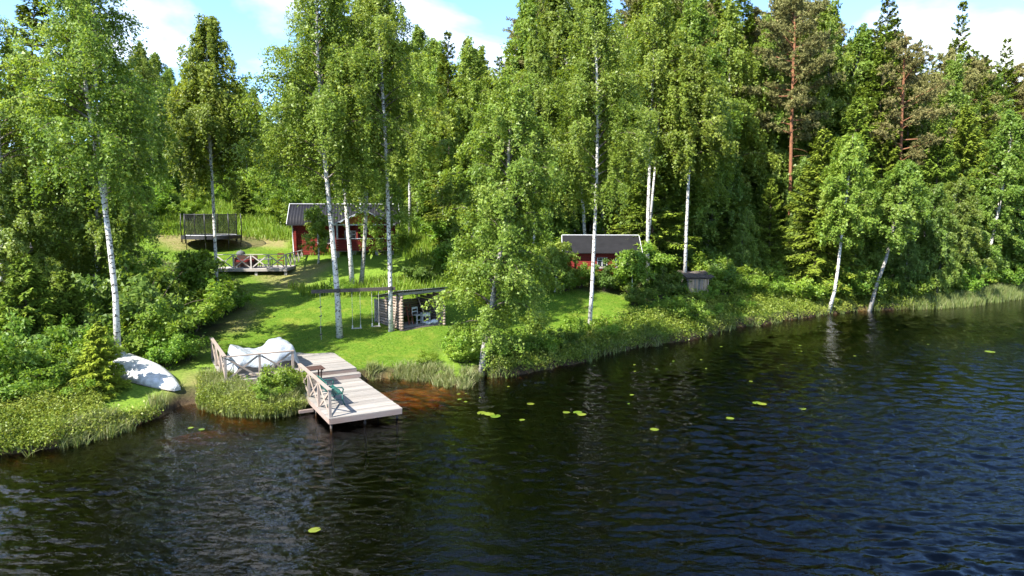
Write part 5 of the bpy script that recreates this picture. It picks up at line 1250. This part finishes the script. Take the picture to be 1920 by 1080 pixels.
MEAD = [(225,330),(560,330),(800,380),(1010,440),(1040,545),(840,560),(560,556),(528,520),(545,476),(545,455),(290,440),(235,470)]
x, y, z, r = scatter(40000, lambda x, y, z, s, a, b: in_poly(a, b, MEAD) & ~in_poly(a, b, [(500,480),(760,478),(760,520),(560,540),(450,530),(400,500)]), 301, (-46, 8, 38, 84))
tag(blades('meadow_grass', x, y, z, r, 4, .26 + .34 * r.random(len(x)), .05, 'grass_blade', .4, .14), 'tall rough meadow grass on the slope around the cabin', 'grass')
x, y, z, r = scatter(40000, lambda x, y, z, s, a, b: in_poly(a, b, LAWN) & (s > .5), 302, (-30, 12, 27, 56))
tag(blades('lawn_grass', x, y, z, r, 5, .045, .026, 'grass_blade', .7, .10, .4, .55), 'short mown grass of the lawn', 'grass')
x, y, z, r = scatter(26000, lambda x, y, z, s, a, b: (s > -.2) & (s < .5) & (a > 905) & (a < 1720) & (fbm(x * .8, y * .8, 35, 2) > .48), 310, (-1.5, 30, 28, 54))
tag(blades('bank_grass', x, y, np.maximum(z, 0), r, 4, .42, .024, 'reed_blade', .8, .08, .5, .42), 'grass and sedge hanging over the right bank', 'reeds')
x, y, z, r = scatter(9000, lambda x, y, z, s, a, b: (s > -.15) & (s < 1.6) & (a > 376) & (a < 574) & (b > 700), 311, (-12.5, -6.5, 22.5, 26.5))
tag(blades('deck_front_grass', x, y, np.maximum(z, 0), r, 3, .42, .016, 'reed_blade', .6, .08, .5, .5), 'grass mixed into the low shrubs in front of the deck', 'grass')
REED1 = [(690,725),(690,690),(740,688),(800,690),(890,700),(905,735),(860,745),(800,720)]
x, y, z, r = scatter(13000, lambda x, y, z, s, a, b: in_poly(a, b, REED1) & (s > -.25) & (s < .75) & (fbm(x * 1.3, y * 1.3, 31, 2) > .42), 303, (-8, 0, 26, 31))
tag(blades('shore_reeds', x, y, np.maximum(z, -.05), r, 5, .32, .020, 'reed_blade', .7, .07, .5, .58), 'pale green sedge fringing the brown bay beside the jetty', 'reeds')
x, y, z, r = scatter(14000, lambda x, y, z, s, a, b: (s > -.3) & (s < .55) & (a < 345) & (fbm(x * 1.1, y * 1.1, 33, 2) > .5), 304, (-18, -11, 17, 26))
tag(blades('bank_sedge', x, y, np.maximum(z, -.05), r, 5, .36, .020, 'reed_blade', .75, .08, .5, .55), 'sedge and grass along the left bank', 'reeds')
x, y, z, r = scatter(30000, lambda x, y, z, s, a, b: (s > -.25) & (s < 1.1) & (a > 1700), 305, (28, 50, 45, 64))
tag(blades('far_sedge', x, y, np.maximum(z, -.05), r, 5, .6, .03, 'reed_blade', .4, .10, .4, .4), 'sedge fringe at the far right shore', 'reeds')
x, y, z, r = scatter(42000, lambda x, y, z, s, a, b: (s > -.12) & (s < 2.8) & (a > 912) & (a < 1760), 306, (-1.5, 34, 28, 54))
k = r.random(len(x)) < .8
tag(leafy_cover('bank_shrubs', x[k], y[k], np.maximum(z[k], .10), r, 14, .50 + .30 * r.random(k.sum()), .26, 'cover_leaf', .10), 'low heathy shrubs covering the bank right of the shore birch', 'undergrowth')
x, y, z, r = scatter(26000, lambda x, y, z, s, a, b: (s > -.10) & (s < 1.7) & (a > 376) & (a < 574) & (b > 700), 307, (-12.5, -6.5, 22.5, 26.5))
tag(leafy_cover('deck_front_shrubs', x, y, np.maximum(z, .08), r, 12, .24 + .24 * r.random(len(x)), .17, 'cover_leaf', .062, .58), 'low bright shrubs on the bank in front of the upper deck', 'undergrowth')
x, y, z, r = scatter(26000, lambda x, y, z, s, a, b: (s > -.05) & (s < 3.2) & (a < 300) & ~in_poly(a, b, [(190,668),(350,690),(350,765),(285,782),(190,775)]), 308, (-19, -11, 17, 28))
k = r.random(len(x)) < .7
tag(leafy_cover('left_bank_shrubs', x[k], y[k], np.maximum(z[k], .08), r, 12, .40 + .35 * r.random(k.sum()), .22, 'cover_leaf', .070, .5), 'low shrubs covering the left bank above the sedge', 'undergrowth')
x, y, z, r = scatter(30000, lambda x, y, z, s, a, b: (s > 2.4) & (((a < 330) & (b < 740) & ~in_poly(a, b, LAWN)) | ((a > 1200) & (b > 430))) & ~in_poly(a, b, [(205,675),(345,700),(345,760),(205,745)]), 309, (-30, 48, 24, 64))
k = r.random(len(x)) < .6
tag(leafy_cover('forest_undergrowth', x[k], y[k], z[k], r, 10, .45 + .5 * r.random(k.sum()), .40, 'bush_leaf', .14, .35), 'leafy undergrowth on the forest floor', 'undergrowth')

# ------------------------------------------------------------------ lily pads
def pad_mesh(seed):
    r = random.Random(seed); n = 18; mb = MB(); top = []
    for k in range(n + 1):
        a = .18 + (2 * math.pi - .36) * k / n; q = 1 + r.uniform(-.05, .05); top.append((q * math.cos(a), q * .86 * math.sin(a), r.uniform(0, .04)))
    mb.prism([(0.08, 0, 0)] + [(x, y, 0) for x, y, _ in top], (0, 0, .035)); me = mb.mesh('lily_pad', 'pad_leaf')
    at = me.attributes.new('tint', 'FLOAT', 'FACE'); at.data.foreach_set('value', np.full(len(me.polygons), r.uniform(.3, .9), np.float32)); return me
PM = [pad_mesh(k) for k in range(4)]
def pad(px, py, r, label, group='lily pads on the lake', k=0):
    p = on_plane(px, py); o = obj('lily_pad', PM[k % 4], None, (p[0], p[1], .012), (px * 2.3) % 6.28); o.scale = (r, r, .3); tag(o, label, 'lily pad', group)
named = [(590,995,.135,'lone bright lily pad nearest the camera, below the jetty'),(903,775,.19,'left pad of the lily cluster right of the jetty'),(917,777,.20,'middle pad of the lily cluster right of the jetty'),(929,781,.20,'right pad of the lily cluster right of the jetty'),
         (995,758,.14,'lily pad above right of the three pad cluster'),(979,788,.10,'small lily pad below right of the three pad cluster'),(1062,774,.13,'single pad left of the paired lily pads in mid lake'),(1083,774,.17,'left one of the paired lily pads in mid lake'),(1091,778,.16,'right one of the paired lily pads in mid lake'),
         (1227,806,.15,'lone dull lily pad in the middle of the lake'),(1369,785,.14,'lone pad lower right of the lily drift'),(1419,756,.18,'left pad of the pair far out right'),(1429,758,.17,'right pad of the pair far out right'),(1505,767,.14,'pad farthest right of the mid lake group'),(1856,660,.26,'lily pad near the right picture edge'),
         (378,806,.10,'pad by the bank left of the deck shrubs, nearer one'),(358,803,.09,'pad by the bank left of the deck shrubs, farther left one')]
for k, (a, b, r, lb) in enumerate(named): pad(a, b, r, lb, k=k)
rp = random.Random(12)
for k in range(30):
    if k < 20: a = rp.uniform(930, 1760); b = 600 + (1760 - a) * .085 + rp.uniform(8, 95) * (.5 + .5 * rp.random())
    elif k < 25: a = rp.uniform(1130, 1420); b = rp.uniform(670, 765)
    else: a = rp.uniform(860, 900); b = rp.uniform(732, 760)
    p = on_plane(a, b)
    if samp(GS, p[0], p[1]) > -.4: continue
    pad(a, b, rp.uniform(.04, .085), 'small scattered lily leaf floating off the right bank', 'small scattered lily leaves', k)
